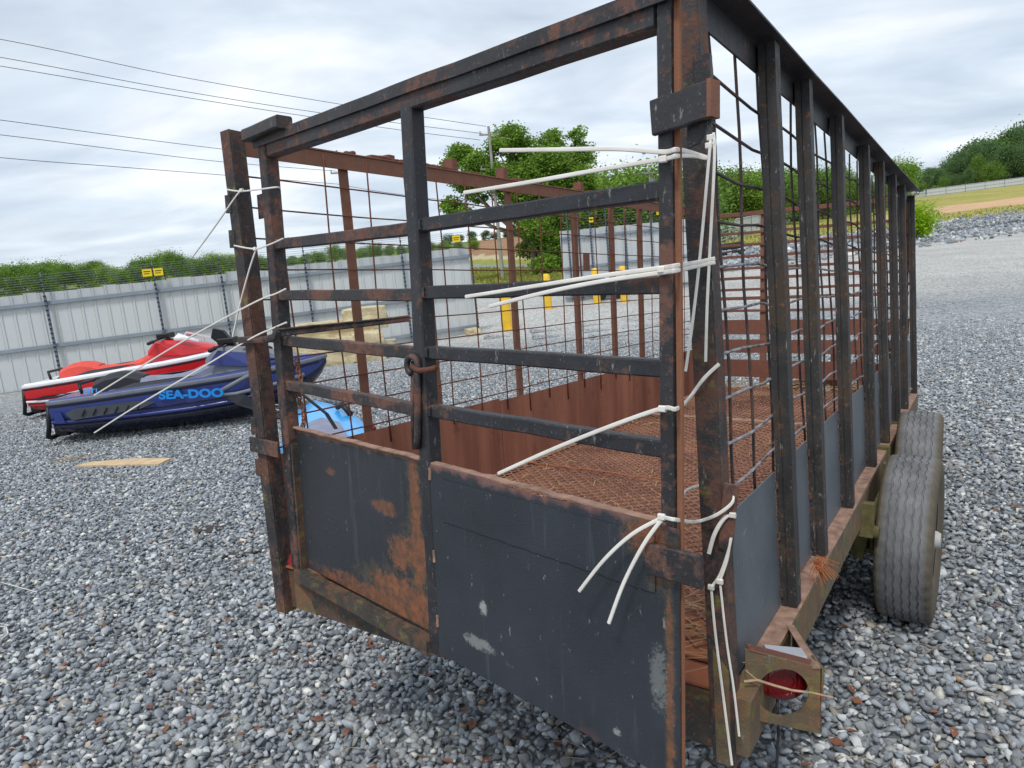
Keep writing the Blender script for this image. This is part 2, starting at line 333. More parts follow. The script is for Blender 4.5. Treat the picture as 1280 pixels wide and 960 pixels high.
# ------------------------------------------------------------------ mesh helpers
class MB:
    def __init__(s): s.v = []; s.f = []
    def add(s, vs, fs):
        o = len(s.v); s.v += [tuple(v) for v in vs]; s.f += [tuple(i+o for i in f) for f in fs]; return s
    def box(s, lo, hi):
        x0, y0, z0 = lo; x1, y1, z1 = hi
        return s.bar((x0, (y0+y1)/2, (z0+z1)/2), (x1, (y0+y1)/2, (z0+z1)/2), abs(y1-y0), abs(z1-z0), (0, 0, 1), min(.002, abs(y1-y0)*.2, abs(z1-z0)*.2))
    def sweep(s, prof, p0, p1, up=(0, 0, 1), n=1, jit=0.0, prof1=None):
        # profile points (side, up) swept straight from p0 to p1
        p0, p1 = Vector(p0), Vector(p1); d = (p1-p0).normalized(); up = Vector(up)
        side = d.cross(up).normalized(); u = side.cross(d).normalized()
        vs = []; fs = []; m = len(prof)
        for k in range(n+1):
            t = k/n; o = p0.lerp(p1, t)
            if jit and 0 < k < n: o = o + side*rnd.uniform(-jit, jit)+u*rnd.uniform(-jit, jit)
            for q, (a, b) in enumerate(prof):
                if prof1: a += (prof1[q][0]-a)*t; b += (prof1[q][1]-b)*t
                vs.append(o+side*a+u*b)
        for k in range(n):
            for i in range(m):
                j = (i+1) % m; fs.append((k*m+i, k*m+j, (k+1)*m+j, (k+1)*m+i))
        fs.append(tuple(range(m))[::-1]); fs.append(tuple(n*m+i for i in range(m)))
        return s.add(vs, fs)
    def bar(s, p0, p1, w, h, up=(0, 0, 1), c=.003, n=1, jit=0.0):
        a, b = w/2, h/2; c = min(c, a*.4, b*.4)
        return s.sweep([(a-c, b), (-a+c, b), (-a, b-c), (-a, -b+c), (-a+c, -b), (a-c, -b), (a, -b+c), (a, b-c)], p0, p1, up, n, jit)
    def angle(s, p0, p1, a, b, t, up=(0, 0, 1), n=1, jit=0.0):
        # L section: leg a along the side direction, leg b along up
        sa = 1 if a > 0 else -1; sb = 1 if b > 0 else -1
        prof = [(0, 0), (a, 0), (a, sb*t), (sa*t, sb*t), (sa*t, b), (0, b)]
        return s.sweep(prof, p0, p1, up, n, jit)
    def tube(s, pts, r, n=8, r1=None, caps=True):
        pts = [Vector(p) for p in pts]; m = len(pts); vs = []; fs = []
        t0 = (pts[1]-pts[0]).normalized(); ref = Vector((0, 0, 1)) if abs(t0.z) < .9 else Vector((1, 0, 0))
        for k, p in enumerate(pts):
            t = (pts[min(k+1, m-1)]-pts[max(k-1, 0)]).normalized()
            a = t.cross(ref); a = a.normalized() if a.length > 1e-5 else Vector((1, 0, 0)); ref = a.cross(t).normalized()
            rr = r if r1 is None else r+(r1-r)*k/(m-1)
            for i in range(n):
                q = 2*math.pi*i/n; vs.append(p+(a*math.cos(q)+ref*math.sin(q))*rr)
        for k in range(m-1):
            for i in range(n):
                j = (i+1) % n; fs.append((k*n+i, k*n+j, (k+1)*n+j, (k+1)*n+i))
        if caps: fs.append(tuple(range(n))[::-1]); fs.append(tuple((m-1)*n+i for i in range(n)))
        return s.add(vs, fs)
    def ribbon(s, pts, w, t, wdir):
        # flat rounded strap along pts, width w along wdir, thickness t
        pts = [Vector(p) for p in pts]; vs = []; fs = []; m = len(pts)
        for k, p in enumerate(pts):
            d = (pts[min(k+1, m-1)]-pts[max(k-1, 0)]).normalized(); wd = Vector(wdir); wd = (wd-d*wd.dot(d))
            wd = wd.normalized() if wd.length > .05 else Vector((0, 0, 1)); nn = d.cross(wd).normalized()
            for a, b in ((-1, 0), (-.7, -.8), (0, -1), (.7, -.8), (1, 0), (.7, .8), (0, 1), (-.7, .8)): vs.append(p+wd*a*w/2+nn*b*t/2)
        for k in range(m-1):
            for i in range(8):
                j = (i+1) % 8; fs.append((k*8+i, k*8+j, (k+1)*8+j, (k+1)*8+i))
        fs.append(tuple(range(8))[::-1]); fs.append(tuple((m-1)*8+i for i in range(8)))
        return s.add(vs, fs)
    def prism(s, poly, off):
        n = len(poly); off = Vector(off); vs = [Vector(p) for p in poly]+[Vector(p)+off for p in poly]
        fs = [tuple(range(n))[::-1], tuple(range(n, 2*n))]+[(i, (i+1) % n, n+(i+1) % n, n+i) for i in range(n)]
        return s.add(vs, fs)
    def grid(s, rows, closed=False):
        n = len(rows[0]); vs = [p for r in rows for p in r]; fs = []
        for k in range(len(rows)-1):
            for i in range(n if closed else n-1):
                j = (i+1) % n; fs.append((k*n+i, k*n+j, (k+1)*n+j, (k+1)*n+i))
        return s.add(vs, fs)
    def build(s, name, mat, parent=None, smooth=False, **props):
        me = bpy.data.meshes.new(name); me.from_pydata(s.v, [], s.f); me.materials.append(MAT[mat])
        bm = bmesh.new(); bm.from_mesh(me); bmesh.ops.recalc_face_normals(bm, faces=bm.faces); bm.to_mesh(me); bm.free()
        if smooth:
            me.polygons.foreach_set('use_smooth', [True]*len(me.polygons))
            if smooth != 'all': me.set_sharp_from_angle(angle=rad(38))
        o = bpy.data.objects.new(name, me); C.objects.link(o)
        if parent: o.parent = parent
        for k, v in props.items(): o[k] = v
        return o
def tag(o, label, cat, group=None, kind=None):
    if label: o['label'] = label
    if cat: o['category'] = cat
    if group: o['group'] = group
    if kind: o['kind'] = kind
    return o
def empty(name, loc=(0, 0, 0), M=None):
    o = bpy.data.objects.new(name, None); C.objects.link(o); o.empty_display_size = .1
    if M is not None: o.matrix_world = M
    else: o.location = loc
    return o
def dup(o, loc=None, rotz=None, scale=None):
    c = o.copy(); C.objects.link(c)
    if loc is not None: c.location = loc
    if rotz is not None: c.rotation_euler = (0, 0, rotz)
    if scale is not None: c.scale = scale
    for ch in o.children:
        d = ch.copy(); C.objects.link(d); d.parent = c
        for g in ch.children:
            e = g.copy(); C.objects.link(e); e.parent = d
    return c
# ------------------------------------------------------------------ ground sheet
def region(x, y):
    base = Vector(s2l((142, 145, 147)))
    fine = Vector(s2l((176, 175, 171))); sand = Vector(s2l((190, 180, 160)))
    grass = Vector(s2l((138, 142, 66))); dry = Vector(s2l((170, 156, 92))); brown = Vector(s2l((150, 118, 88))); clay = Vector(s2l((206, 156, 112)))
    rock = Vector(s2l((138, 142, 148))); green = Vector(s2l((110, 128, 62)))
    r = math.hypot(x, y); n = pnoise(Vector((x*.22, y*.22, 0))); n2 = pnoise(Vector((x*.6, y*.6, 4)))
    # the worn, finer driving lane crosses the lot in front of the gateway and far right
    lane = sstep(13, 19, y+2*n-.12*x)
    c = base.lerp(fine, max(lane, .6*sstep(.1, .5, n)*sstep(6, 12, y)))
    p = px_of((x, y, ground(x, y)))
    if p is None or r < 22 or y < 5: return c
    px, py = p; wob = 1.6*n2
    v = py+wob - (247.5-.13*(px-1158))
    if px < 585:
        return green if y > 24 else c
    if px < 760:
        if py+wob < 319: return brown
        if py+wob < 324: return sand.lerp(dry, .5)
        if py+wob < 331: return grass
        if py+wob < 338: return rock
        if py+wob < 354: return grass.lerp(dry, .35+.5*n2)
        return sand.lerp(fine, sstep(354, 361, py))
    t = sstep(760, 1150, px)
    n3 = pnoise(Vector((x*.12, y*.05, 9)))
    if v < 14: return dry.lerp(grass, max(0, min(1, .4+.9*n2+.8*n3)))
    if v < 23 and px > 1100: return clay.lerp(sand, .3+.5*n2)
    if v < 25+8*t: return dry.lerp(grass, .5+.6*n2)
    if v < 55: return rock.lerp(fine, .3+.5*n2)
    return c
def make_ground():
    rings = [0.0]+[0.5*(1.036**k) for k in range(190)]
    rings = [r for r in rings if r < 420]; nang = 300
    # finer angles in front
    angs = []
    for i in range(nang):
        t = i/nang; a = 2*math.pi*t; angs.append(a-.82*math.sin(a))
    vs = [(0, 0, ground(0, 0)-.012)]; cols = [(*region(0, 0), 1)]
    for r in rings[1:]:
        for a in angs:
            x, y = r*math.sin(a), r*math.cos(a)
            vs.append((x, y, ground(x, y)-.008)); cols.append((*region(x, y), 1))
    fs = []
    for i in range(nang): fs.append((0, 1+(i+1) % nang, 1+i))
    for k in range(len(rings)-2):
        o = 1+k*nang
        for i in range(nang):
            j = (i+1) % nang; fs.append((o+i, o+j, o+nang+j, o+nang+i))
    me = bpy.data.meshes.new('ground'); me.from_pydata(vs, [], fs); me.materials.append(MAT['gravel_ground'])
    ca = me.color_attributes.new('region', 'FLOAT_COLOR', 'POINT'); ca.data.foreach_set('color', [q for c in cols for q in c])
    o = bpy.data.objects.new('ground', me); C.objects.link(o); o['kind'] = 'structure'
    # skirt out to the horizon
    mb = MB(); R0, R1 = rings[-1], 1800; n = 64; rows = []
    for R in (R0-2, R1): rows.append([(R*math.sin(2*math.pi*i/n), R*math.cos(2*math.pi*i/n), ground(R0*math.sin(2*math.pi*i/n), R0*math.cos(2*math.pi*i/n))-.3 if R == R0-2 else -6) for i in range(n)])
    mb.grid(rows, True); simple('far_land', (96, 116, 84), .95, scale=.02)
    mb.build('far_land', 'far_land', kind='structure')
make_ground()

# ------------------------------------------------------------------ crushed stone, real pieces, laid in tiles
def stone_protos(n, rs):
    out = []
    for k in range(n):
        bm = bmesh.new()
        for i in range(13):
            v = Vector((rs.gauss(0, 1), rs.gauss(0, 1), rs.gauss(0, 1))).normalized()*rs.uniform(.78, 1.0)
            bm.verts.new(v)
        bmesh.ops.convex_hull(bm, input=bm.verts)
        bmesh.ops.triangulate(bm, faces=bm.faces)
        for v in [v for v in bm.verts if not v.link_faces]: bm.verts.remove(v)
        bm.verts.index_update()
        vs = np.array([v.co[:] for v in bm.verts]); fs = np.array([[v.index for v in f.verts] for f in bm.faces]); bm.free()
        out.append((vs, fs))
    return out
def stone_mesh(name, seed, pos, size, protos, flat=.6):
    rg = np.random.RandomState(seed); V = []; F = []; Cc = []; o = 0
    pal = np.array([s2l(c) for c in [(144, 149, 153), (164, 168, 172), (126, 131, 137), (184, 187, 188), (150, 152, 151), (108, 113, 119), (202, 202, 199), (156, 162, 168), (136, 142, 149), (210, 207, 199), (164, 156, 144), (160, 136, 116)]])
    pr = np.array([18, 18, 14, 12, 12, 9, 5, 14, 14, 2.2, 2.2, .8]); pr = pr/pr.sum()
    for i in range(len(pos)):
        vs, fs = protos[rg.randint(len(protos))]
        s = size[i]; sc = np.array([s*rg.uniform(.85, 1.35), s*rg.uniform(.62, 1.0), s*rg.uniform(.35, .8)*flat/.6])
        q = Matrix.Rotation(rg.uniform(0, 6.28), 3, 'Z') @ Matrix.Rotation(rg.normal(0, .38), 3, 'X') @ Matrix.Rotation(rg.normal(0, .38), 3, 'Y')
        p = (vs*sc) @ np.array(q).T + pos[i]
        V.append(p); F.append(fs+o); o += len(vs)
        c = pal[rg.choice(len(pal), p=pr)]*rg.uniform(.8, 1.25); Cc.append(np.tile(np.append(c, 1), (len(vs), 1)))
    V = np.concatenate(V); F = np.concatenate(F); Cc = np.concatenate(Cc)
    me = bpy.data.meshes.new(name); me.vertices.add(len(V)); me.vertices.foreach_set('co', V.astype(np.float32).ravel())
    me.loops.add(F.size); me.loops.foreach_set('vertex_index', F.astype(np.int32).ravel())
    me.polygons.add(len(F)); me.polygons.foreach_set('loop_start', np.arange(0, F.size, 3, dtype=np.int32)); me.update(calc_edges=True)
    ca = me.color_attributes.new('stone', 'FLOAT_COLOR', 'POINT'); ca.data.foreach_set('color', Cc.astype(np.float32).ravel())
    me.materials.append(MAT['crushed_stone'])
    return me
TILE = 1.2
def gravel():
    rs = random.Random(3); protos = stone_protos(16, rs); tiles = []
    for k in range(3):
        rg = np.random.RandomState(20+k); pos = []; size = []
        n = 46
        for i in range(n):
            for j in range(n):
                if rg.rand() < .06: continue
                s = float(np.clip(rg.lognormal(math.log(.0190), .30), .009, .038))
                pos.append(((i+.5+rg.uniform(-.55, .55))/n*TILE-TILE/2, (j+.5+rg.uniform(-.55, .55))/n*TILE-TILE/2, rg.uniform(-.006, .016)-s*.15)); size.append(s)
        me = stone_mesh('gravel_tile', 50+k, np.array(pos), size, protos)
        tiles.append(bpy.data.objects.new('gravel_tile', me))
    pts = []; rot = []; 
    N = int(18/TILE)
    for i in range(-N-3, N+4):
        for j in range(-6, N+3):
            x, y = i*TILE, j*TILE; r = math.hypot(x, y)
            if r > 18.5: continue
            if r > 6.5 and (y < 0 or abs(math.atan2(x, y)) > rad(56)): continue
            pts.append((x, y, ground(x, y)+.004-.036*sstep(9, 18.5, r))); rot.append(rs.randrange(4)*math.pi/2)
    me = bpy.data.meshes.new('gravel'); me.from_pydata(pts, [], [])
    at = me.attributes.new('rot', 'FLOAT_VECTOR', 'POINT'); at.data.foreach_set('vector', [q for a in rot for q in (0, 0, a)])
    ai = me.attributes.new('pick', 'INT', 'POINT'); ai.data.foreach_set('value', [rs.randrange(3) for _ in pts])
    me.materials.append(MAT['crushed_stone'])
    o = bpy.data.objects.new('gravel', me); C.objects.link(o)
    tag(o, 'loose blue grey crushed stone covering the lot', 'gravel', kind='stuff')
    ng = bpy.data.node_groups.new('lay_gravel', 'GeometryNodeTree'); ng.interface.new_socket('Geometry', in_out='INPUT', socket_type='NodeSocketGeometry'); ng.interface.new_socket('Geometry', in_out='OUTPUT', socket_type='NodeSocketGeometry')
    gi = ng.nodes.new('NodeGroupInput'); go = ng.nodes.new('NodeGroupOutput'); ip = ng.nodes.new('GeometryNodeInstanceOnPoints')
    gtin = ng.nodes.new('GeometryNodeGeometryToInstance')
    for t in reversed(tiles):
        oi = ng.nodes.new('GeometryNodeObjectInfo'); oi.inputs['Object'].default_value = t; oi.inputs['As Instance'].default_value = False
        g1 = ng.nodes.new('GeometryNodeGeometryToInstance'); ng.links.new(oi.outputs['Geometry'], g1.inputs[0]); ng.links.new(g1.outputs[0], gtin.inputs[0])
    jn = ng.nodes.new('GeometryNodeJoinGeometry')
    for n in [x for x in ng.nodes if x.bl_idname == 'GeometryNodeGeometryToInstance' and x != gtin]: ng.links.new(n.outputs[0], jn.inputs[0])
    ng.nodes.remove(gtin)
    r = ng.nodes.new('GeometryNodeInputNamedAttribute'); r.data_type = 'FLOAT_VECTOR'; r.inputs['Name'].default_value = 'rot'
    pk = ng.nodes.new('GeometryNodeInputNamedAttribute'); pk.data_type = 'INT'; pk.inputs['Name'].default_value = 'pick'
    ng.links.new(gi.outputs[0], ip.inputs['Points']); ng.links.new(jn.outputs[0], ip.inputs['Instance']); ip.inputs['Pick Instance'].default_value = True
    ng.links.new(pk.outputs['Attribute'], ip.inputs['Instance Index']); ng.links.new(r.outputs['Attribute'], ip.inputs['Rotation']); ng.links.new(ip.outputs[0], go.inputs[0])
    md = o.modifiers.new('lay', 'NODES'); md.node_group = ng
    return protos
PROTOS = gravel()
# rough riprap at the far edge of the lot
def riprap():
    rs = random.Random(9); pos = []; size = []
    while len(pos) < 6000:
        px = rs.uniform(885, 1420); py0 = 247.5-.13*(px-1158)
        v = rs.triangular(30, 62, 40); p = G(px, py0+v)
        if p.y > 120: continue
        s = rs.uniform(.07, .2)*(1.6 if rs.random() < .1 else 1); pos.append((p.x, p.y, p.z+rs.uniform(-.05, .3)*(1 if v < 48 else .2))); size.append(s)
    me = stone_mesh('riprap', 77, np.array(pos), size, PROTOS, .9); o = bpy.data.objects.new('riprap', me); C.objects.link(o)
    tag(o, 'broken grey rock heaped along the far edge of the lot', 'rocks', kind='stuff')
riprap()

# ------------------------------------------------------------------ leaves
def leaf_cloud(name, P, size, tint, matname, seed, updown=.45):
    rg = np.random.RandomState(seed); n = len(P)
    a = rg.normal(size=(n, 3)); a[:, 2] *= updown; a /= np.linalg.norm(a, axis=1)[:, None]
    b = np.cross(a, rg.normal(size=(n, 3))); b /= np.linalg.norm(b, axis=1)[:, None]
    s = (size*rg.uniform(.6, 1.3, n))[:, None]
    V = np.stack([P-a*s, P-b*s*.55, P+a*s, P+b*s*.55], 1).reshape(-1, 3)
    me = bpy.data.meshes.new(name); me.vertices.add(4*n); me.vertices.foreach_set('co', V.astype(np.float32).ravel())
    me.loops.add(4*n); me.loops.foreach_set('vertex_index', np.arange(4*n, dtype=np.int32)); me.polygons.add(n)
    me.polygons.foreach_set('loop_start', np.arange(0, 4*n, 4, dtype=np.int32)); me.update(calc_edges=True)
    ca = me.color_attributes.new('tint', 'FLOAT_COLOR', 'POINT'); t = np.repeat(np.clip(tint, 0, 1), 4)
    ca.data.foreach_set('color', np.stack([t, t, t, np.ones_like(t)], 1).astype(np.float32).ravel()); me.materials.append(MAT[matname])
    return me
def crown_points(lobes, n, rg, clump=.28, leaves=16):
    # leaf clumps spread over the shells and insides of uneven lobes
    vol = np.array([r[0]*r[1]*r[2] for _, r in lobes])**.8; nc = n//leaves; pick = rg.choice(len(lobes), nc, p=vol/vol.sum())
    Cn = np.array([c for c, _ in lobes])[pick]; Rn = np.array([r for _, r in lobes])[pick]
    d = rg.normal(size=(nc, 3)); d /= np.linalg.norm(d, axis=1)[:, None]; rr = rg.uniform(.25, 1.05, nc)**.55
    cc = Cn+d*Rn*rr[:, None]; tint = np.repeat(rg.uniform(.1, .95, nc), leaves)+rg.normal(0, .12, nc*leaves)
    cr = (Rn.mean(1)*clump)[:, None]
    P = np.repeat(cc, leaves, 0)+rg.normal(size=(nc*leaves, 3))*np.repeat(cr, leaves, 0)*np.array([1, 1, .6])
    return P, tint
def limbs(mb, base, lobes, r0, rg):
    top = Vector(lobes[0][0]); b = Vector(base); mid = b.lerp(top, .45)+Vector((rg.uniform(-.03, .03), 0, 0))*(top-b).length
    mb.tube([b, b.lerp(mid, .5), mid, mid.lerp(top, .6), top], r0, 7, r0*.3)
    for c, r in lobes[1:]:
        c = Vector(c); s = b.lerp(mid, rg.uniform(.6, 1.0)); mb.tube([s, s.lerp(c, .5)+Vector((0, 0, -.05*(c-s).length)), c], r0*.45, 5, r0*.12)
        for k in range(3):
            e = c+Vector((rg.uniform(-1, 1)*r[0], rg.uniform(-1, 1)*r[1], rg.uniform(-.3, .9)*r[2]))*.7; mb.tube([c, e], r0*.13, 4, r0*.05)
def rand_lobes(rg, k, w, z0, z1):
    L = [((0, 0, z0+(z1-z0)*.62), (w*.5, w*.5, (z1-z0)*.34))]
    for i in range(k):
        a = 6.28*i/k+rg.uniform(-.5, .5); q = rg.uniform(.12, .9); rr = w*(.36 if q < .7 else .2)
        r = w*rg.uniform(.17, .30); L.append(((rr*math.cos(a), rr*math.sin(a), z0+(z1-z0)*q*.92), (r, r, r*rg.uniform(.6, .95))))
    return L
TREE = {}
def tree_kind(key, seed, mat, n, w, z0, k, leaf):
    rg = np.random.RandomState(seed); L = rand_lobes(rg, k, w, z0, 1.0)
    P, t = crown_points(L, n, rg); mb = MB(); limbs(mb, (0, 0, -.02), L, .022, rg)
    crown = leaf_cloud('crown', P, leaf, t, mat, seed)
    root = bpy.data.objects.new('tree', None)
    tr = mb.build('trunk', 'bark', None, True); C.objects.unlink(tr)
    TREE[key] = (crown, tr.data)
for i in range(3): tree_kind(f'round{i}', 11+i, 'leaf_mid', 8200, .85, .04, 9, .020)
for i in range(2): tree_kind(f'dark{i}', 31+i, 'leaf_dark', 8200, .7, .10, 8, .020)
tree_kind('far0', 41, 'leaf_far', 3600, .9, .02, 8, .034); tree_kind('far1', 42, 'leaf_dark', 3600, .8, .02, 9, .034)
tree_kind('light0', 51, 'leaf_bright', 9000, .85, .05, 9, .020)
def tree_at(key, loc, h, w=1.0, label='', group=None, name='tree'):
    o = bpy.data.objects.new(name, None); C.objects.link(o); o.location = loc; o.scale = (h*w, h*w, h); o.rotation_euler = (0, 0, rnd.uniform(0, 6.28))
    for nm, me in zip(('crown', 'trunk'), TREE[key]):
        c = bpy.data.objects.new(nm, me); C.objects.link(c); c.parent = o
    return tag(o, label, 'tree', group)

def tree_px(key, px, ytop, D, w, label, group):
    t = W(px, ytop, D); g = ground(t.x, t.y); return tree_at(key, (t.x, t.y, g-.2), max(2, t.z-g+.2), w, label, group)
def prof(pts, x):
    for (a, ya), (b, yb) in zip(pts, pts[1:]):
        if a <= x <= b: return ya+(yb-ya)*(x-a)/(b-a)
    return pts[0][1] if x < pts[0][0] else pts[-1][1]
def wherel(x):
    for lim, s in ((0, 'beyond the left edge of the white wall'), (50, 'left of the first tall wall post'), (100, 'just right of the first wall post'), (150, 'midway between the first wall post and the yellow signs'), (192, 'just left of the paired yellow signs'), (235, 'just right of the paired yellow signs'), (285, 'left of the trailer corner post'), (340, 'between the corner post and the gate upright'), (425, 'between the gate upright and the first rusty stake'), (510, 'between the first rusty stake and the centre upright'), (999, 'right of the centre upright above the wall end')):
        if x < lim: return s
LP = [(-400, 345), (-100, 335), (0, 327), (65, 323), (84, 329), (120, 320), (150, 329), (170, 321), (203, 311), (240, 315), (290, 310), (350, 318), (430, 306), (500, 304), (560, 300), (600, 302)]
x = -140.0
while x < 600:
    D = rnd.uniform(104, 126)
    tree_px(rnd.choice(['round0', 'round1', 'round2', 'light0']), x, prof(LP, x)+rnd.uniform(-3, 7), D, rnd.uniform(.85, 1.15), 'broadleaf tree in the wooded line '+wherel(x), 'trees behind the white wall')
    x += rnd.uniform(15, 22)
x = -140.0
while x < 600:
    D = rnd.uniform(128, 150)
    tree_px(rnd.choice(['round1', 'dark0', 'round0']), x, prof(LP, x)+rnd.uniform(4, 14), D, rnd.uniform(1.0, 1.3), 'broadleaf tree in the second row '+wherel(x), 'trees behind the white wall')
    x += rnd.uniform(14, 22)
# right hand wood on the hill, beyond the long fence
RP = [(1085, 232), (1112, 236), (1145, 226), (1165, 212), (1200, 194), (1218, 184), (1240, 178), (1258, 168), (1274, 158), (1300, 160), (1360, 150), (1460, 150)]
for D0, D1, st, dy, keys in ((228, 236, 13, 14, ['round0', 'dark0', 'round1', 'dark1']), (240, 252, 13, 4, ['dark0', 'dark1', 'round2']), (256, 275, 14, 0, ['dark0', 'dark1', 'far1'])):
    x = 1100.0
    while x < 1440:
        D = rnd.uniform(D0, D1); yt = prof(RP, x)+dy+rnd.uniform(-9, 12 if dy else 8)
        tree_px(rnd.choice(keys), x, yt, D, rnd.uniform(.55, .95), {14: 'front row', 4: 'middle row', 0: 'back row'}[dy]+' green tree in the hill wood '+('behind the trailer rail end' if x < 1150 else 'above the lime bush' if x < 1180 else 'at its lower left slope' if x < 1215 else 'in the middle of its rise' if x < 1250 else 'at its tall right end' if x < 1285 else 'beyond the right edge'), 'trees on the hill behind the long fence')
        x += rnd.uniform(st*.7, st*1.3)
# trees straight behind, seen through and beyond the trailer side
x = 735.0
for px, yt, D, k in ((1118, 196, 150, 'light0'), (1132, 206, 190, 'far1')):
    tree_px(k, px, yt, D, 1.0, 'round pale green tree just above the far end of the trailer rail' if k == 'light0' else 'small blue green tree next to the pale round one', None)
BP = [(850, 215), (880, 214), (905, 212), (925, 202), (945, 210), (965, 206), (990, 206), (1010, 212), (1040, 206), (1075, 214), (1100, 226)]
for D0, st, dy, keys in ((92, 17, 0, ['light0', 'round0', 'round1']), (112, 18, 8, ['round2', 'dark0', 'round1'])):
    x = 845.0
    while x < 1105:
        tree_px(rnd.choice(keys), x, prof(BP, x)+dy+rnd.uniform(-3, 8), D0*rnd.uniform(.97, 1.08)*(1+(x-845)/900), rnd.uniform(.85, 1.1), ('front' if dy == 0 else 'rear')+' bushy tree behind the far fence seen '+('beside the right corner post' if x < 905 else 'between the corner post and first stake' if x < 950 else 'between the first and second stakes' if x < 1000 else 'between the second and third stakes' if x < 1040 else 'between the third and fourth stakes' if x < 1075 else 'beyond the fourth stake'), 'trees seen between the trailer stakes')
        x += rnd.uniform(st*.7, st*1.2)
for q_, (px, yt, D, k, w) in enumerate(((750, 222, 62, 'light0', 1.1), (775, 207, 66, 'light0', 1.2), (800, 200, 64, 'light0', 1.1), (822, 212, 60, 'round0', 1.1), (735, 214, 78, 'dark0', .8), (712, 232, 66, 'round1', 1.0), (848, 208, 66, 'round2', 1.2))):
    tree_px(k, px, yt, D, w, ('leafy tree nearest the right side of the big tree', 'second leafy tree right of the big tree', 'leafy tree left of the thin utility pole', 'leafy tree right of the thin utility pole', 'darker tree tucked behind the right side of the big tree', 'low tree hidden among the big tree branches', 'leafy tree behind the right gate upright')[q_], 'trees right of the big tree')
x = 560.0
while x < 730:
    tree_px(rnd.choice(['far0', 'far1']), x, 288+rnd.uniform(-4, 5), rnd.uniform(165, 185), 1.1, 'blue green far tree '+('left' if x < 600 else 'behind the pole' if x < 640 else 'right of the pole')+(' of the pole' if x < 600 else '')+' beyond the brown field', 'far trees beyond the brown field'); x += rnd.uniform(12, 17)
# the big open crowned tree in the middle
def big_tree():
    D = 46; base = W(668, 348, D); base.z = ground(base.x, base.y); k = D/FPX
    def at(px, py, dd=0): p = W(px, py, D+dd)-base; return tuple(p)
    L = [(at(660, 230), (1.9, 1.9, 1.4))]
    for px, py, r, dd in ((637, 172, 20, 0), (622, 183, 14, -1), (655, 190, 22, 1), (690, 175, 15, 0), (690, 200, 22, -1), (722, 168, 12, 0), (723, 195, 20, 1), (600, 205, 20, 0), (575, 195, 17, 1), (562, 208, 11, -1), (583, 228, 19, 0), (566, 258, 15, 1), (580, 268, 12, 0), (622, 222, 22, -1),
                          (650, 215, 24, 2), (700, 228, 24, 0), (728, 222, 17, -1), (735, 240, 15, 0), (680, 250, 26, 1), (655, 262, 18, 0), (640, 245, 16, -1), (700, 268, 22, 0), (668, 285, 20, -1), (690, 305, 22, 0), (660, 312, 14, 1), (700, 325, 16, 0), (680, 330, 16, -1), (596, 245, 12, 0)):
        L.append((at(px, py, dd), (r*k, r*k*1.05, r*k*.8)))
    rg = np.random.RandomState(5); P, t = crown_points(L, 84000, rg, .22, 16)
    o = empty('tree', base); tag(o, 'large open crowned green tree standing behind the trailer near the utility pole', 'tree')
    me = leaf_cloud('crown', P, .10, t, 'leaf_bright', 6); c = bpy.data.objects.new('crown', me); C.objects.link(c); c.parent = o
    mb = MB(); limbs(mb, (0, 0, -.2), L, .26, rg); mb.build('trunk', 'bark', o, True)
big_tree()
def bushes():
    for i, (px, py, D, w, h, lab) in enumerate(((1160, 290, 46, 1.5, 2.5, 'bright lime green bush beside the far corner of the trailer'),)):
        b = G(px-12, py); b = W(px-14, py, D); b.z = ground(b.x, b.y); rg = np.random.RandomState(60+i)
        L = [((0, 0, h*.5), (w*.75, w*.75, h*.42))]+[((rg.uniform(-1, 1)*w*.6, rg.uniform(-1, 1)*w*.5, h*rg.uniform(.2, .8)), (w*.38, w*.38, h*.24)) for _ in range(9)]
        P, t = crown_points(L, 9000, rg, .3, 12); me = leaf_cloud('foliage', P, .075, t, 'leaf_lime', 61+i)
        o = empty('bush', b); tag(o, lab, 'bush'); c = bpy.data.objects.new('foliage', me); C.objects.link(c); c.parent = o
        mb = MB(); limbs(mb, (0, 0, -.1), L, .05, rg); mb.build('stem', 'bark', o, True)
bushes()
def grass_patch():
    rg = np.random.RandomState(8); P = []
    while len(P) < 9000:
        if rg.rand() < .6: px, py = rg.uniform(585, 715), rg.uniform(336, 355)
        else:
            px = rg.uniform(885, 1330); py = 247.5-.13*(px-1158)+rg.uniform(1, 32)
            if px > 1100 and py-(247.5-.13*(px-1158)) < 24: continue
        p = G(px, py)
        if p.y > 150: continue
        s = rg.uniform(.05, .3); P.append((p.x+rg.normal()*.3, p.y+rg.normal()*.3, p.z+s*.5))
    me = leaf_cloud('grass', np.array(P), .14, rg.uniform(0, 1, len(P)), 'grass_mat', 9, 3.0)
    o = bpy.data.objects.new('grass', me); C.objects.link(o); tag(o, 'rough yellow green grass beyond the gravel lot', 'grass', kind='stuff')
grass_patch()

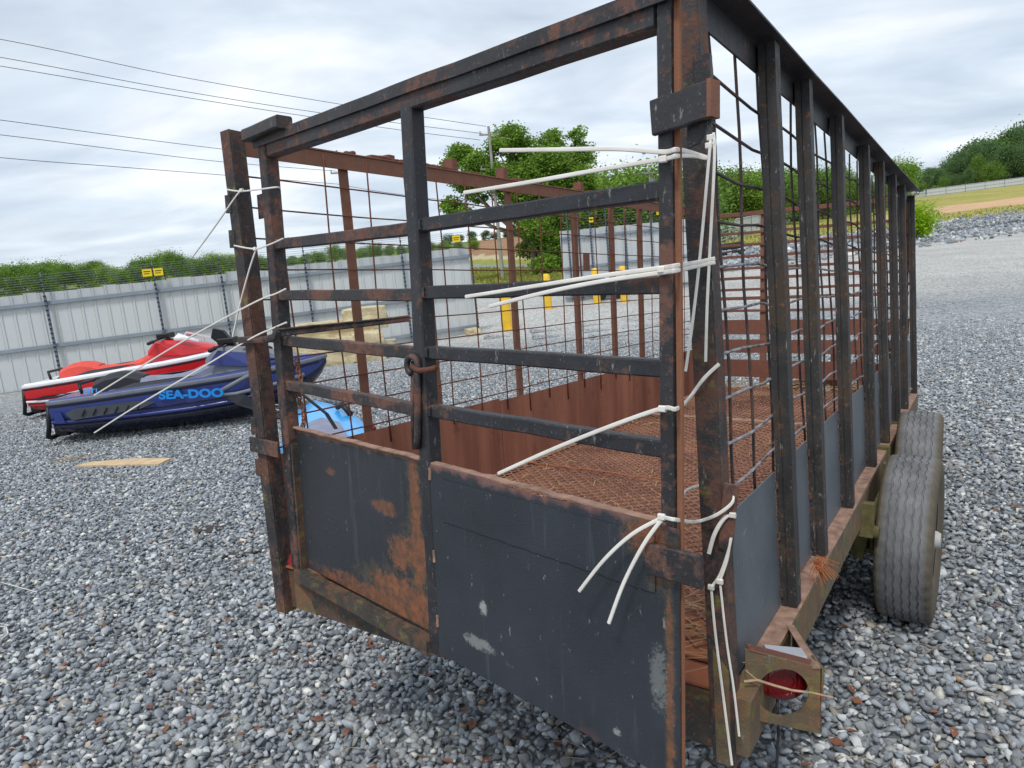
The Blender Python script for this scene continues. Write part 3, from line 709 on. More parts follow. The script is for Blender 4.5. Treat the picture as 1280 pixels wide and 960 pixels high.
# ------------------------------------------------------------------ metal walls with electric fence
def find_s(p0, p1, z, px):
    lo, hi = 0.0, 1.0
    for _ in range(60):
        m = (lo+hi)/2; p = p0.lerp(p1, m); q = px_of((p.x, p.y, p.z+z))
        if q[0] < px: lo = m
        else: hi = m
    return (lo+hi)/2
def metal_wall(p0, p1, height, pitch, posts, label, sign_at=(), posttop=.55, detail=True, strings=8, name='metal_wall'):
    d = (p1-p0); Ln = math.hypot(d.x, d.y); ang = math.atan2(d.y, d.x)
    o = empty(name, (p0.x, p0.y, p0.z)); o.rotation_euler = (0, 0, ang); tag(o, label, 'wall')
    rise = d.z; gz = lambda x: rise*x/Ln
    n = int(Ln/pitch)
    mb = MB(); w = pitch; t = .0012
    prof_ = [(0, 0), (w*.10, .0), (w*.13, -.02), (w*.2, -.02), (w*.23, 0), (w*.98, 0)]
    rows = [[(a, b, z) for a, b in prof_] for z in (0, height)]
    mb.grid(rows); back = [[(a, b+.004, z) for a, b in prof_] for z in (height, 0)]; mb.grid(back)
    first = None
    if detail:
        for i in range(n):
            if first is None: c = first = mb.build('panel', 'wall_metal', o)
            else: c = first.copy(); C.objects.link(c)
            c.location = (i*pitch, .02+(i % 2)*.002, gz(i*pitch)+(round(gz(i*pitch)/.03)*.03-gz(i*pitch))+ (.012 if (i//3) % 2 else 0)-.03)
    else:
        m2 = MB()
        for i in range(n):
            z = gz(i*pitch); m2.add([(v[0]+i*pitch, v[1], v[2]+z-.1) for v in mb.v], mb.f)
        m2.build('panel', 'wall_metal', o, kind='stuff')
    for z, h in ((height*.885, .085), (height*.47, .085), (height*.065, .085)):
        MB().bar((0, -.035, z), (Ln, -.035, z+rise), .05, h, (0, 0, 1), .004).build('girt', 'girt_metal', o)
    for px in posts:
        s = find_s(p0, p1, height*.85, px); x = s*Ln; z = gz(x)
        post = MB().bar((x, -.10, z-.1), (x, -.10, z+height*.96), .05, .05, (1, 0, 0)).bar((x, -.10, z+height*.96), (x, -.10, z+height+posttop), .026, .026, (1, 0, 0)).build('post', 'post_metal', o)
        im = MB(); k = 0; zz = .12
        while zz < height+posttop-.03:
            im.tube([(x-.0, -.155, z+zz), (x, -.115, z+zz)], .017, 6); im.bar((x, -.128, z+zz-.012), (x, -.128, z+zz+.012), .05, .03, (0, 1, 0)); zz += .105
        im.build('insulator', 'insulator_black', post, kind='stuff')
    for k in range(strings):
        z = height+posttop-.05-k*posttop/strings*1.0
        MB().tube([(0, -.15, z), (Ln/2, -.15, z+rise/2-.01), (Ln, -.15, z+rise)], .004, 4).build('electric_wire', 'thin_wire', o)
    for (px, z, w_, two) in sign_at:
        s = find_s(p0, p1, height*.85, px); x = s*Ln
        for q in ((-.12, .12) if two else (0,)):
            sg = MB().bar((x+q-w_/2, -.175, gz(x)+z), (x+q+w_/2, -.175, gz(x)+z), .006, .17, (0, 0, 1)).build('warning_plate', 'sign_yellow', o)
            MB().bar((x+q-w_/2+.03, -.180, gz(x)+z+.03), (x+q+w_/2-.03, -.180, gz(x)+z+.03), .003, .02).bar((x+q-w_/2+.03, -.180, gz(x)+z-.02), (x+q+w_/2-.05, -.180, gz(x)+z-.02), .003, .016).build('print', 'insulator_black', sg)
    return o
a = G(0, 492); b = G(597, 415); dirv = (b-a).normalized(); a2 = a-dirv*7; a2.z = -.33; b.z = .06
metal_wall(a2, b, 2.34, .27, [-95, 60, 197, 279, 383, 503, 588], 'long white corrugated metal wall with grey rails behind the jet skis', [(197, 2.50, .2, True), (571, 2.55, .22, False)], .42)
a = W(707, 378, 24.5); b = W(905, 372, 26.5); a.z = ground(a.x, a.y); b.z = ground(b.x, b.y)
metal_wall(a, b, 2.5, .3, [709, 722, 737, 757, 780, 797, 812, 829, 870], 'short white metal wall with electric wires behind the yellow bollards', [(738, 2.75, .16, False), (821, 2.8, .14, False)], .75)
pts = [(868, 308, 68), (905, 303, 76), (960, 292, 96), (1031, 274, 148), (1158, 247.5, 214), (1280, 231.6, 222), (1420, 214, 228)]
prev = None
for i, (px, py, D) in enumerate(pts):
    p = W(px, py, D); p.z = ground(p.x, p.y)
    if prev is not None:
        n = max(2, int((p-prev).length/4)); 
        metal_wall(prev, p, 2.35, .8 if i < 3 else 1.2, [prev_px+(px-prev_px)*k/5 for k in range(5)], ['', 'pale far fence section behind the black tarpaulin bundle', 'pale far fence section seen between the first trailer stakes', 'pale far fence section seen between the middle trailer stakes', 'long pale fence section running uphill below the wood', 'pale fence section crossing the hill at the far right', 'last pale fence section on the hill'][i], (), .45, False, 3, 'perimeter_fence')
    prev = p; prev_px = px

# ------------------------------------------------------------------ poles and overhead lines
def pole(px, ytop, D, label, arms, r=.13, name='utility_pole'):
    t = W(px, ytop, D); g = ground(t.x, t.y); o = empty(name, (t.x, t.y, g)); tag(o, label, 'pole')
    h = t.z-g; MB().tube([(0, 0, -.2), (0, 0, h*.5), (0, 0, h)], r, 10, r*.65).build('shaft', 'pole_wood', o, True)
    for (z, w, a) in arms:
        c = MB().bar((-w/2*math.cos(a), -w/2*math.sin(a), h-z), (w/2*math.cos(a), w/2*math.sin(a), h-z), .08, .1).build('crossarm', 'pole_wood', o)
        for q in (-.45, 0, .45): MB().tube([(w*q*math.cos(a), w*q*math.sin(a), h-z+.05), (w*q*math.cos(a), w*q*math.sin(a), h-z+.22)], .04, 6).build('insulator', 'grey_box', c)
    return o, h
o, h = pole(610.5, 158, 44, 'tall grey utility pole in front of the big tree', [(.5, 1.3, .3), (2.6, 1.6, .3)])
MB().tube([(.28, 0, h-3.6), (.28, 0, h-2.9)], .17, 10).build('transformer', 'grey_box', o, True)
o, h = pole(420.5, 188, 48, 'distant utility pole hidden behind the second rusty stake', [(.5, 1.2, .2), (1.5, 1.2, .2)], .11)
o, h = pole(811, 207, 58, 'thin utility pole between the trees by the right gate post', [(.6, .9, .2)], .11)
MB().tube([(.25, 0, h-1.8), (.25, 0, h-1.0)], .2, 8).build('transformer', 'grey_box', o, True)
def line(pts, label):
    P = []; n = 24
    # smooth curve through the picked points
    for k in range(n+1):
        t = k/n*(len(pts)-1); i = min(int(t), len(pts)-2); f = t-i
        g = lambda j: Vector(pts[max(0, min(len(pts)-1, j))])
        p0, p1, p2, p3 = g(i-1), g(i), g(i+1), g(i+2)
        q = .5*((2*p1)+(-p0+p2)*f+(2*p0-5*p1+4*p2-p3)*f*f+(-p0+3*p1-3*p2+p3)*f**3); P.append(W(q.x, q.y, 1/q.z))
    ob = MB().tube(P, .016, 5).build('power_line', 'power_wire', None, True); tag(ob, label, 'cable')
i1, i2 = 1/44, 1/33
for pts, lab in (([(-300, 0, i2*1.05), (0, 49, i2), (215, 94, 1/37), (430, 131, 1/41), (608, 158, i1)], 'topmost overhead line running to the pole by the big tree'),
                 ([(-300, 22, i2*1.05), (0, 71.5, i2), (200, 109, 1/37), (400, 141, 1/41), (603, 167, i1)], 'second overhead line from the top ending at the same pole'),
                 ([(-300, 35, i2*1.05), (0, 82.5, i2), (240, 123, 1/37), (475, 159, 1/42), (600, 175, i1)], 'third overhead line from the top ending at the same pole'),
                 ([(-300, 112, i2*1.05), (0, 150, i2), (140, 169, 1/37), (275, 186, 1/42), (421, 202, 1/48)], 'upper of three overhead lines passing behind the trailer corner'),
                 ([(-300, 135, i2*1.05), (0, 168.5, i2), (140, 186, 1/37), (275, 202, 1/42), (421, 214, 1/48)], 'middle of three overhead lines passing behind the trailer corner'),
                 ([(-300, 168, i2*1.05), (0, 197, i2), (140, 208, 1/37), (275, 218.5, 1/42), (421, 230, 1/48)], 'lowest of three overhead lines passing behind the trailer corner'),
                 ([(421, 202, 1/48), (520, 216, 1/52), (620, 226, 1/56), (811, 218, 1/58)], 'thin line running on behind the rail from the hidden pole'),
                 ([(421, 230, 1/48), (500, 243, 1/52), (600, 250, 1/56), (811, 232, 1/58)], 'lower thin line running on behind the mesh from the hidden pole')):
    line(pts, lab)

# ------------------------------------------------------------------ bollards
def bollard(px, py, D, h, r, label):
    p = W(px, py, D); p.z = ground(p.x, p.y)
    mb = MB(); rows = []
    for z, q in ((-.1, 1), (h*.5, 1), (h-.05, 1), (h-.02, .85), (h, .5), (h+.008, .02)): rows.append([(r*q*math.cos(6.283*i/16), r*q*math.sin(6.283*i/16), z) for i in range(16)])
    mb.grid(rows, True); o = mb.build('bollard', 'bollard_yellow', None, True); o.location = p
    tag(o, label, 'bollard', 'yellow bollards by the gateway')
bollard(635, 414, 18.9, 1.25, .13, 'nearest yellow bollard, beside the end of the long white wall')
bollard(686, 386, 23, 1.15, .12, 'yellow bollard standing alone in the open gateway')
bollard(746.5, 378, 23, 1.15, .12, 'yellow bollard beside the small navy covered cart')
bollard(780.5, 375, 22.6, 1.15, .12, 'yellow bollard furthest right along the short white wall')
# small covered cart beyond the bollards
def cart():
    p = W(760, 371, 24.2); p.z = ground(p.x, p.y); o = empty('cart', p); tag(o, 'small cart under pale and navy covers by the short wall', 'cart')
    rows = []
    for x, h, w in ((-.42, .42, .22), (-.36, .55, .3), (0, .75, .34), (.35, .68, .32), (.5, .5, .22)): rows.append([(x, -w, .25), (x, -w, h*.85), (x, -w*.6, h), (x, w*.6, h), (x, w, h*.85), (x, w, .25)])
    MB().grid(rows, True).add(rows[0], [(0, 1, 2, 3, 4, 5)]).add(rows[-1], [(0, 1, 2, 3, 4, 5)]).build('cover', 'pale_cover', o, True)
    MB().box((-.45, -.37, .3), (-.05, -.345, .62)).build('flap', 'navy_cover', o)
    for q in (-.25, .3): MB().tube([(q, -.36, .14), (q, -.28, .14)], .14, 14).build('wheel', 'tyre_black', o, True)
cart()
def bundle():
    p = W(914, 319, 45); p.z = ground(p.x, p.y); o = empty('covered_stack', p); tag(o, 'black covered stack standing on the far side of the lot', 'stack')
    MB().bar((-.72, 0, .22), (.78, 0, .3), .8, .4, (0, 0, 1), .06, 5, .02).build('lower_bundle', 'dark_tarp', o)
    MB().bar((-.7, 0, .72), (.55, 0, .8), .7, .42, (0, 0, 1), .06, 5, .02).build('upper_bundle', 'dark_tarp', o)
    MB().bar((-.55, -.42, .06), (.8, -.42, .12), .08, .06).build('pale_strip', 'pale_cover', o)
bundle()
# limestone blocks in front of the wall
def blocks():
    data = [  # px, py base centre, D, len, height, depth, rot, label
        (402, 452, 15.3, 1.55, .50, .7, .10, 'large squared limestone block at the left front of the pile'),
        (437, 449, 15.4, .62, .48, .6, .05, 'middle limestone block in the lower row of the pile'),
        (462, 448, 15.5, .60, .55, .6, .15, 'limestone block at the right end of the lower row'),
        (372, 438, 15.9, .75, .40, .6, -.1, 'limestone block behind the bow of the blue jet ski'),
        (486, 443, 15.8, .28, .35, .4, .3, 'small limestone block lying at the right end of the pile')]
    for i, (px, py, D, l, h, dp, r, lab) in enumerate(data): rock(px, py, D, l*1.12, h*1.15, dp, r, lab, i)
    up = [(420, 423, 15.7, 1.5, .34, .7, .12, 'long rough limestone slab resting on top of the pile'), (458, 412, 15.9, .85, .42, .6, .1, 'upper right limestone block with a square corner'),
          (383, 424, 15.9, .9, .26, .55, .2, 'thin sloping limestone slab at the upper left of the pile')]
    for i, (px, py, D, l, h, dp, r, lab) in enumerate(up): rock(px, py, D, l*1.12, h*1.2, dp, r, lab, 20+i, True)
    for i, (px, py, D, l, h, lab) in enumerate(((149, 449, 15.6, .5, .28, 'small cream stone block showing above the red jet ski seat'), (262, 445, 16, .8, .42, 'cream stone block behind the red jet ski nose'), (300, 441, 16, 1.1, .42, 'cream stone block behind the handlebar of the blue jet ski'), (590, 408, 18.8, .35, .2, 'small cream stone at the foot of the wall end'))):
        rock(px, py, D, l, h, .5, .1, lab, 40+i)
def rock(px, py, D, l, h, dp, r, lab, seed, float_=False):
    p = W(px, py, D); rg = random.Random(seed)
    if not float_: p.z = ground(p.x, p.y)-.02
    bm = bmesh.new(); bmesh.ops.create_cube(bm, size=1); bmesh.ops.subdivide_edges(bm, edges=bm.edges, cuts=5, use_grid_fill=True)
    for v in bm.verts:
        c = v.co.copy(); m = max(abs(c.x), abs(c.y), abs(c.z)); k = 1
        e = sum(1 for q in (c.x, c.y, c.z) if abs(q) > .45)
        if e >= 2: c *= .965
        if e == 3: c *= .97
        n = Vector((pnoise(c*2.2+Vector((seed*3, 0, 0))), pnoise(c*2.2+Vector((0, seed*3, 5))), pnoise(c*2.2+Vector((5, 9, seed*3)))))
        c += n*.09; v.co = Vector((c.x*l, c.y*dp, (c.z+.5)*h))
    me = bpy.data.meshes.new('stone_block'); bm.to_mesh(me); bm.free(); me.materials.append(MAT['limestone'])
    o = bpy.data.objects.new('stone_block', me); C.objects.link(o); o.location = p; o.rotation_euler = (0, 0, .2+r); tag(o, lab, 'stone block', 'limestone blocks by the white wall')
blocks()

# ------------------------------------------------------------------ the stock trailer (all its parts in the trailer's own frame)
ST_R = [.46, .87, 1.44, 2.14, 2.70, 3.29, 3.85, 4.60]
ST_L = [.47, .90, 1.55, 2.21, 2.69, 3.12, 3.75, 4.55]
L_T = 4.66
trailer = empty('livestock_trailer', M=TM)
tag(trailer, 'rusty black slatted livestock trailer with wire mesh sides standing on the gravel', 'trailer')
def post(name, mat, p0, p1, w, d, up=(0, 1, 0), label=None, c=.003, parent=trailer, n=6, jit=.0012):
    o = MB().bar(p0, p1, w, d, up, c, n, jit).build(name, mat, parent)
    if label: o['label'] = label
    return o
# corner posts
rp = MB(); a, b = Vector((.748, 0, -.165)), Vector((.665, 0, 1.475)); v_ = Vector
rp.bar(a+v_((.002, -.03, 0)), b+v_((.002, -.03, 0)), .046, .006, (0, 1, 0), .001, 8, .001).bar(a+v_((.024, -.002, 0)), b+v_((.024, -.002, 0)), .006, .052, (0, 1, 0), .001, 8, .001)
corner = rp.build('corner_post', 'worn_post', trailer)
MB().bar((.752, -.034, .33), (.764, -.034, .47), .03, .012, (0, 1, 0)).build('post_tab', 'black_gate', corner)
MB().bar((.706, -.030, 1.262), (.703, -.030, 1.318), .034, .02, (0, 1, 0)).build('post_tab', 'black_gate', corner)
pts_ = [(.728, -.034, -.16), (.758, -.034, -.16), (.754, -.034, -.02), (.735, -.034, -.05)]
MB().prism([(.726, -.033, .10), (.760, -.033, .06), (.768, -.033, -.16), (.735, -.033, -.16)], (0, -.002, 0)).build('moss_patch', 'moss_steel', corner)
lp = MB(); a, b = Vector((-.743, -.03, -.165)), Vector((-.824, -.03, 1.415))
lp.bar(a+v_((-.004, 0, 0)), b+v_((-.004, 0, 0)), .046, .006, (0, 1, 0), .001, 8, .001).bar(a+v_((.018, .026, 0)), b+v_((.018, .026, 0)), .006, .050, (0, 1, 0), .001, 8, .001)
lpost = lp.build('corner_post', 'worn_post', trailer)
for z, x in ((1.19, -.838), (1.08, -.834), (.33, -.800), (.47, -.806)): MB().bar((x, -.032, z-.028), (x, -.032, z+.028), .03, .008, (0, 1, 0)).build('post_tab', 'worn_post', lpost)
# top rails
rr = MB()
P0, P1 = Vector((RX(1.41), -.03, 1.41)), Vector((RX(1.41)+.015, L_T, 1.44))
rr.bar(P0+Vector((0, 0, .03)), P1+Vector((0, 0, .03)), .006, .068, (0, 0, 1), .001, 10, .001)
rr.bar((.694, -.03, 1.478), (.722, L_T, 1.512), .078, .006, (0, 0, 1), .001, 10, .001)
rr.build('top_rail', 'black_paint', trailer)
lr = MB()
for k in range(10):
    y0, y1 = .0+k*L_T/10, .0+(k+1)*L_T/10; z0, z1 = 1.345+y0*.018, 1.345+y1*.018
    lr.bar((LX(y0, 1.38)+.006, y0, z0+.028), (LX(y1, 1.38)+.006, y1, z1+.028), .006, .054, (0, 0, 1), .001)
    lr.bar((LX(y0, 1.4)-.004, y0, z0+.060), (LX(y1, 1.4)-.004, y1, z1+.060), .034, .006, (0, 0, 1), .001)
lr.build('top_rail', 'rust_brown', trailer)
lw = MB()
for k in range(26):
    y = .05+rnd.uniform(0, 4.3); lw.bar((LX(y, 1.4)-.005, y, 1.412+y*.018), (LX(y, 1.4)-.005, y+rnd.uniform(.03, .12), 1.416+y*.018), rnd.uniform(.015, .04), rnd.uniform(.006, .014), (0, 0, 1), .003, 3, .003)
lw.build('weld_scale', 'rust_red', trailer, kind='stuff')
# stakes
for i, y in enumerate(ST_R):
    mb = MB(); a, b = Vector((RX(0)+.010, y, .004)), Vector((RX(1.47)+.012+.003*i/2, y+.005, 1.474))
    w = .042
    prof = [(0, 0), (w*.38, 0), (w*.40, .003), (w*.46, .003), (w*.48, 0), (w, 0), (w, .05), (w-.004, .05), (w-.004, .006), (.004, .006), (.004, .05), (0, .05)]
    prof = [(-p, q) for p, q in prof]
    mb.sweep(prof, a, b, (0, 1, 0), 10, .0012)
    mb.build('stake', 'stake_paint', trailer)
for i, y in enumerate(ST_L):
    a, b = Vector((LX(y, 0)-.008, y, -.02)), Vector((LX(y, 1.36)-.008, y, 1.36+.018*y))
    mb = MB(); mb.bar(a+Vector((-.003, 0, 0)), b+Vector((-.003, 0, 0)), .006, .046, (0, 1, 0), .001, 6, .001).bar(a+Vector((-.022, .022, 0)), b+Vector((-.022, .022, 0)), .04, .006, (0, 1, 0), .001, 6, .001)
    mb.build('stake', 'rust_brown', trailer)
# tabs standing on the rails (old roof bow holders)
for y, h in ((.96, .045), (1.02, 0), (1.58, .05), (2.4, .02)):
    if h: MB().bar((.685, y, 1.475), (.685, y, 1.475+h+.01), .004, .05, (0, 1, 0)).bar((.685, y-.0, 1.475), (.685, y, 1.475+h), .035, .004, (0, 1, 0)).build('bow_tab', 'rust_red', trailer)
for px, py in ((565, 215), (627, 222), (720, 240), (488, 202)):
    q = T_on(px, py, (1, 0, 0), -.835); zt = 1.41+q.y*.018
    MB().bar((LX(q.y, 1.4)-.02, q.y, zt), (LX(q.y, 1.4)-.02, q.y, zt+(.05 if px != 488 else .02)), .05, .04, (0, 1, 0), .004).build('bow_tab', 'rust_red', trailer)
# frame: side channels, cross members
for sx, x0 in ((1, .742), (-1, -.783)):
    ch = MB().bar((x0+.035 if sx > 0 else x0+.022, -.02 if sx > 0 else .02, -.071), (x0+.035 if sx > 0 else x0+.022, L_T, -.071), .05, .13, (0, 0, 1), .004, 12, .001).build('frame_rail', 'moss_steel', trailer)
    MB().bar((x0+.03 if sx > 0 else x0+.03, .15, -.001), (x0+.03 if sx > 0 else x0+.03, L_T, -.001), .060, .006, (0, 0, 1), .001, 14, .001).build('rail_cap', 'tan_rust', ch)
sill = MB().bar((-.735, .02, -.088), (.722, .02, -.088), .045, .135, (0, 0, 1), .004, 10, .0015).build('rear_sill', 'lichen_steel', trailer)
MB().prism([(-.74, -.012, -.012), (-.55, .0, -.012), (-.70, .14, -.012), (-.74, .14, -.012)], (0, 0, .006)).build('sill_plate', 'rust_orange', sill)
MB().box((-.735, .0, -.018), (.72, .085, -.010)).build('sill_plate', 'rust_orange', sill)
MB().box((.30, .10, -.014), (.715, .30, -.004)).build('sill_plate', 'rust_orange', sill)
MB().prism([(-.700, -.004, -.152), (-.60, -.004, -.152), (-.62, -.004, -.11), (-.700, -.004, -.06)], (0, .002, 0)).build('sill_patch', 'moss_steel', sill)
cm = MB()
for y in (.6, 1.1, 1.6, 2.1, 2.6, 3.1, 3.6, 4.1): cm.bar((-.78, y, -.08), (.74, y, -.08), .045, .075)
cm.build('cross_member', 'rust_dark', trailer)
MB().bar((-.5, L_T, -.09), (0, L_T+1.4, -.09), .07, .1).bar((.5, L_T, -.09), (0, L_T+1.4, -.09), .07, .1).bar((0, L_T+1.35, -.09), (0, L_T+1.6, -.09), .09, .08).bar((0, L_T+1.3, .25), (0, L_T+1.3, -.44), .06, .06, (0, 1, 0)).build('tongue', 'rust_dark', trailer)
# floor: rusty deck and expanded metal sheets
MB().bar((-.765, L_T/2, -.024), (.742, L_T/2, -.024), L_T-.1, .012).build('floor_deck', 'floor_rust', trailer)
def expanded(y0, y1, seed, dip=0.0):
    rg = random.Random(seed); mb = MB(); cx, cy = .062, .030; nx = int(1.46/cx); ny = int((y1-y0)/cy)
    for j in range(ny):
        y = y0+j*cy; pts = []
        for i in range(nx*2+1):
            x = -.735+i*cx/2; s = 1 if (i+j) % 2 else -1
            pts.append(Vector((x, y+s*cy*.44, .004+(.0045 if s > 0 else -.002)+.004*pnoise(Vector((x*2, y*2, seed))))))
        V = []; Fs = []
        for k, p in enumerate(pts):
            V += [p+Vector((0, -.0030, -.002)), p+Vector((0, .0022, -.0006)), p+Vector((0, .0024, .003)), p+Vector((0, -.0026, .0016))]
        for k in range(len(pts)-1):
            for q in range(4):
                r = (q+1) % 4; Fs.append((k*4+q, k*4+r, k*4+4+r, k*4+4+q))
        mb.add(V, Fs)
    return mb.build('expanded_metal_sheet', 'mesh_floor', trailer, kind='stuff')
seams = [.13, 1.50, 3.05, 4.58]
for i in range(3): expanded(seams[i]+.02, seams[i+1]-.02, i+1)
for i, y in enumerate(seams[1:3]):
    mb = MB(); n = 40
    mb.bar((-.73, y, .008), (.735, y, .008), .012 if i == 0 else .07, .004, (0, 0, 1), .001, n, .004); mb.build('sheet_seam', 'rust_orange' if i == 0 else 'tan_rust', trailer)
# dirt and litter on the floor
def litter():
    rg = random.Random(4); mb = MB()
    for k in range(420):
        y = rg.uniform(.15, 4.5); x = rg.uniform(-.7, .72)
        if rg.random() < .5: y = 4.55-abs(rg.gauss(0, .16)); x = rg.uniform(-.7, .72)
        a = rg.uniform(0, 3.14); l = rg.uniform(.02, .09 if y > 4 else .04); z = .014+(rg.uniform(0, .05) if y > 4.2 else 0)
        mb.tube([(x-l*math.cos(a), y-l*math.sin(a), z), (x, y, z+rg.uniform(0, .02)), (x+l*math.cos(a), y+l*math.sin(a), z)], .0018, 3)
    tag(mb.build('straw', 'straw', None), 'dry straw and twigs scattered over the trailer floor', 'straw', kind='stuff').matrix_world = TM
    mb = MB()
    for k in range(26):
        x = .62+rg.uniform(-.10, .12); y = .16+rg.uniform(-.14, .25); a = rg.uniform(-.6, 1.2); l = rg.uniform(.05, .13)
        mb.tube([(x-l*math.cos(a), y-l*math.sin(a), .012+rg.uniform(0, .02)), (x, y, .02), (x+l*.7*math.cos(a+.3), y+l*.7*math.sin(a+.3), .010+rg.uniform(0, .03))], .0009, 3)
    tag(mb.build('straw', 'straw', None), 'thin dry grass stems on the rear corner of the trailer floor', 'straw', kind='stuff').matrix_world = TM
litter()
# side panels, bay by bay
ys = [0.035]+ST_R
for k in range(len(ys)-1):
    y0 = ys[k]+(.003 if k == 0 else .052); y1 = ys[k+1]-.006; z1 = .372+.008*y1
    mb = MB(); X = lambda z: RX(z)+.010
    mb.prism([(X(.0), y0, .004), (X(.0), y1, .004), (X(.37), y1, z1+.001), (X(.37), y0, z1-.002)], (-.003, 0, 0))
    mb.build('side_panel', 'side_panel_mat', trailer)
wd = MB()
for k, y in enumerate(ST_R[:5]):
    for z in (.03, .19, .33): wd.bar((RX(z)+.014, y-.004, z), (RX(z)+.014, y-.004, z+.02), .008, .008, (0, 1, 0), .002)
wd.build('weld_bead', 'lichen_steel', trailer, kind='stuff')
for y0, y1, z1 in ((.03, 1.335, .362), (1.338, 2.9, .350), (2.903, 4.64, .362)):
    n = 8; rows = []
    for k in range(n+1):
        y = y0+(y1-y0)*k/n; rows.append([(LX(y, 0)+.006, y, -.01), (LX(y, z1)+.006, y, z1)])
    mb = MB(); mb.grid(rows); mb.grid([[(p[0]-.003, p[1], p[2]) for p in r[::-1]] for r in rows]); mb.build('side_panel', 'inner_panel', trailer)
# wire mesh: every wire its own piece
def wires():
    rg = random.Random(12)
    for k in range(10):
        z = 1.32-.1*k; pts = []; n = 30
        for i in range(n+1):
            y = .0+L_T*i/n-.02; b = .007 if k > 4 else .003
            pts.append((RX(z)-.004+rg.uniform(-.003, .003), y, z+rg.uniform(-b, b)*.6+.006*math.sin(y*9+k)))
        m = MB().tube(pts, .0038, 6).build('mesh_wire', 'wire_grey' if k > 3 else 'wire_black', trailer, 'all')
    y = .147; i = 0
    while y < L_T-.05:
        pts = [(RX(z)-.009+.003*math.sin(z*11+i), y+.012*math.sin(z*3+i*2)+rg.uniform(-.002, .002)-(0.0), z) for z in np.linspace(.30, 1.43, 13)]
        MB().tube(pts, .0038, 6).build('mesh_wire', 'wire_black', trailer, 'all'); y += .193; i += 1
    for k in range(10):
        z = 1.283-.1*k; pts = []; n = 24
        for i in range(n+1):
            y = .0+L_T*i/n-.02; pts.append((LX(y, z)+.004, y, z+.014*y/4.6+rg.uniform(-.002, .002)))
        MB().tube(pts, .003, 6).build('mesh_wire', 'wire_rust', trailer, 'all')
    y = .145; i = 0
    while y < L_T-.05:
        pts = [(LX(y, z)+.010, y+.01+.008*math.sin(z*4+i), z) for z in np.linspace(.26 if i % 2 else .30, 1.39+.018*y, 10)]
        MB().tube(pts, .0032, 6).build('mesh_wire', 'wire_rust', trailer, 'all'); y += .206; i += 1
wires()
# front wall
for z, h in ((1.46, .035), (1.305, .022), (1.205, .022), (1.108, .022), (1.007, .022), (.925, .024), (.83, .022), (.757, .028), (.65, .022)):
    MB().bar((-.76, L_T-.02, z-.004), (.715, L_T-.02, z+.002), .02, h, (0, 0, 1), .002, 6, .002).build('front_rail', 'rust_red', trailer)
for z, h in ((.507, .125), (.345, .115), (.152, .15)):
    MB().bar((-.765, L_T-.01, z), (.725, L_T-.01, z), .006, h, (0, 0, 1), .001, 6, .001).build('front_board', 'rust_red', trailer)
for x in (-.77, -.355, .40, .70): post('front_post', 'rust_brown', (x, L_T+.008, -.02), (x-.03 if abs(x) > .6 else x, L_T+.008, 1.44), .05, .04)
MB().bar((.62, L_T-.05, .05), (.62, L_T-.05, .34), .035, .035, (0, 1, 0)).bar((.605, L_T-.06, .345), (.645, L_T-.06, .345), .06, .012).build('corner_bracket', 'rust_dark', trailer)
# hanging latch plate on the fourth left stake
MB().bar((-.77, 2.275, .985), (-.77, 2.275, 1.085), .006, .075, (0, 1, 0)).build('latch_plate', 'rust_red', trailer)
# ---- gate, standing slightly open
GA, GE = Vector((-.694, .01, 0)), Vector((.743, -.292, 0)); ge = (GE-GA).normalized(); gn = Vector((ge.y, -ge.x, 0)); gn = gn if gn.y < 0 else -gn
def g(u, z, off=0.0): return GA+ge*u+gn*off+Vector((0, 0, z))
def GP(px, py, off=0.0): return T_on(px, py, gn, (GA+gn*off).dot(gn))
UP = (0, 0, 1)
gm = MB()
gm.bar(g(.022, -.005), g(.022, 1.37), .045, .045, gn, .004, 10, .0012)      # hinge side upright
gm.bar(g(.055, 1.338), g(1.445, 1.318), .04, .052, UP, .004, 12, .0012)       # lower member of the top rail
gm.bar(g(1.461, -.03), g(1.461, 1.42), .027, .034, gn, .003, 10, .001)
gate = gm.build('gate', 'black_gate', trailer); gate['label'] = 'black steel gate with rusty patches'
MB().angle(g(-.02, 1.376, .028), g(1.50, 1.352, .028), -.046, -.028, .006, UP, 14, .0012).build('top_angle', 'black_gate', gate)
MB().bar(g(.035, -.02, .0), g(.035, .42, .0), .03, .03, gn, .003, 4, .001).build('lower_upright', 'lichen_steel', gate)
MB().bar(g(1.4805, -.045, .004), g(1.4805, 1.42, .004), .011, .010, gn, .002, 8, .001).build('edge_angle', 'edge_rust', gate)
MB().bar(g(-.035, 1.386, .03), g(.20, 1.384, .03), .05, .036, UP, .004, 4, .001).build('stop_block', 'black_gate', gate)
MB().bar(g(.765, -.02, .0), g(.765, 1.315, .0), .042, .042, gn, .004, 12, .0012).build('centre_upright', 'black_paint', gate)
for z in (1.045, .888, .745, .603):
    MB().bar(g(.045, z+.006), g(.745, z-.008), .028, .031, UP, .003, 8, .0012).build('gate_rail', 'black_gate', gate)
    MB().bar(g(.786, z-.004), g(1.449, z-.008), .028, .031, UP, .003, 8, .0012).build('gate_rail', 'black_paint', gate)
    wm = MB()
    for q in range(5): wm.bar(g(.787, z-.012+.004*q, .012), g(.797, z-.012+.004*q, .012), .012, .008)
    wm.build('weld_bead', 'black_paint', gate, kind='stuff')
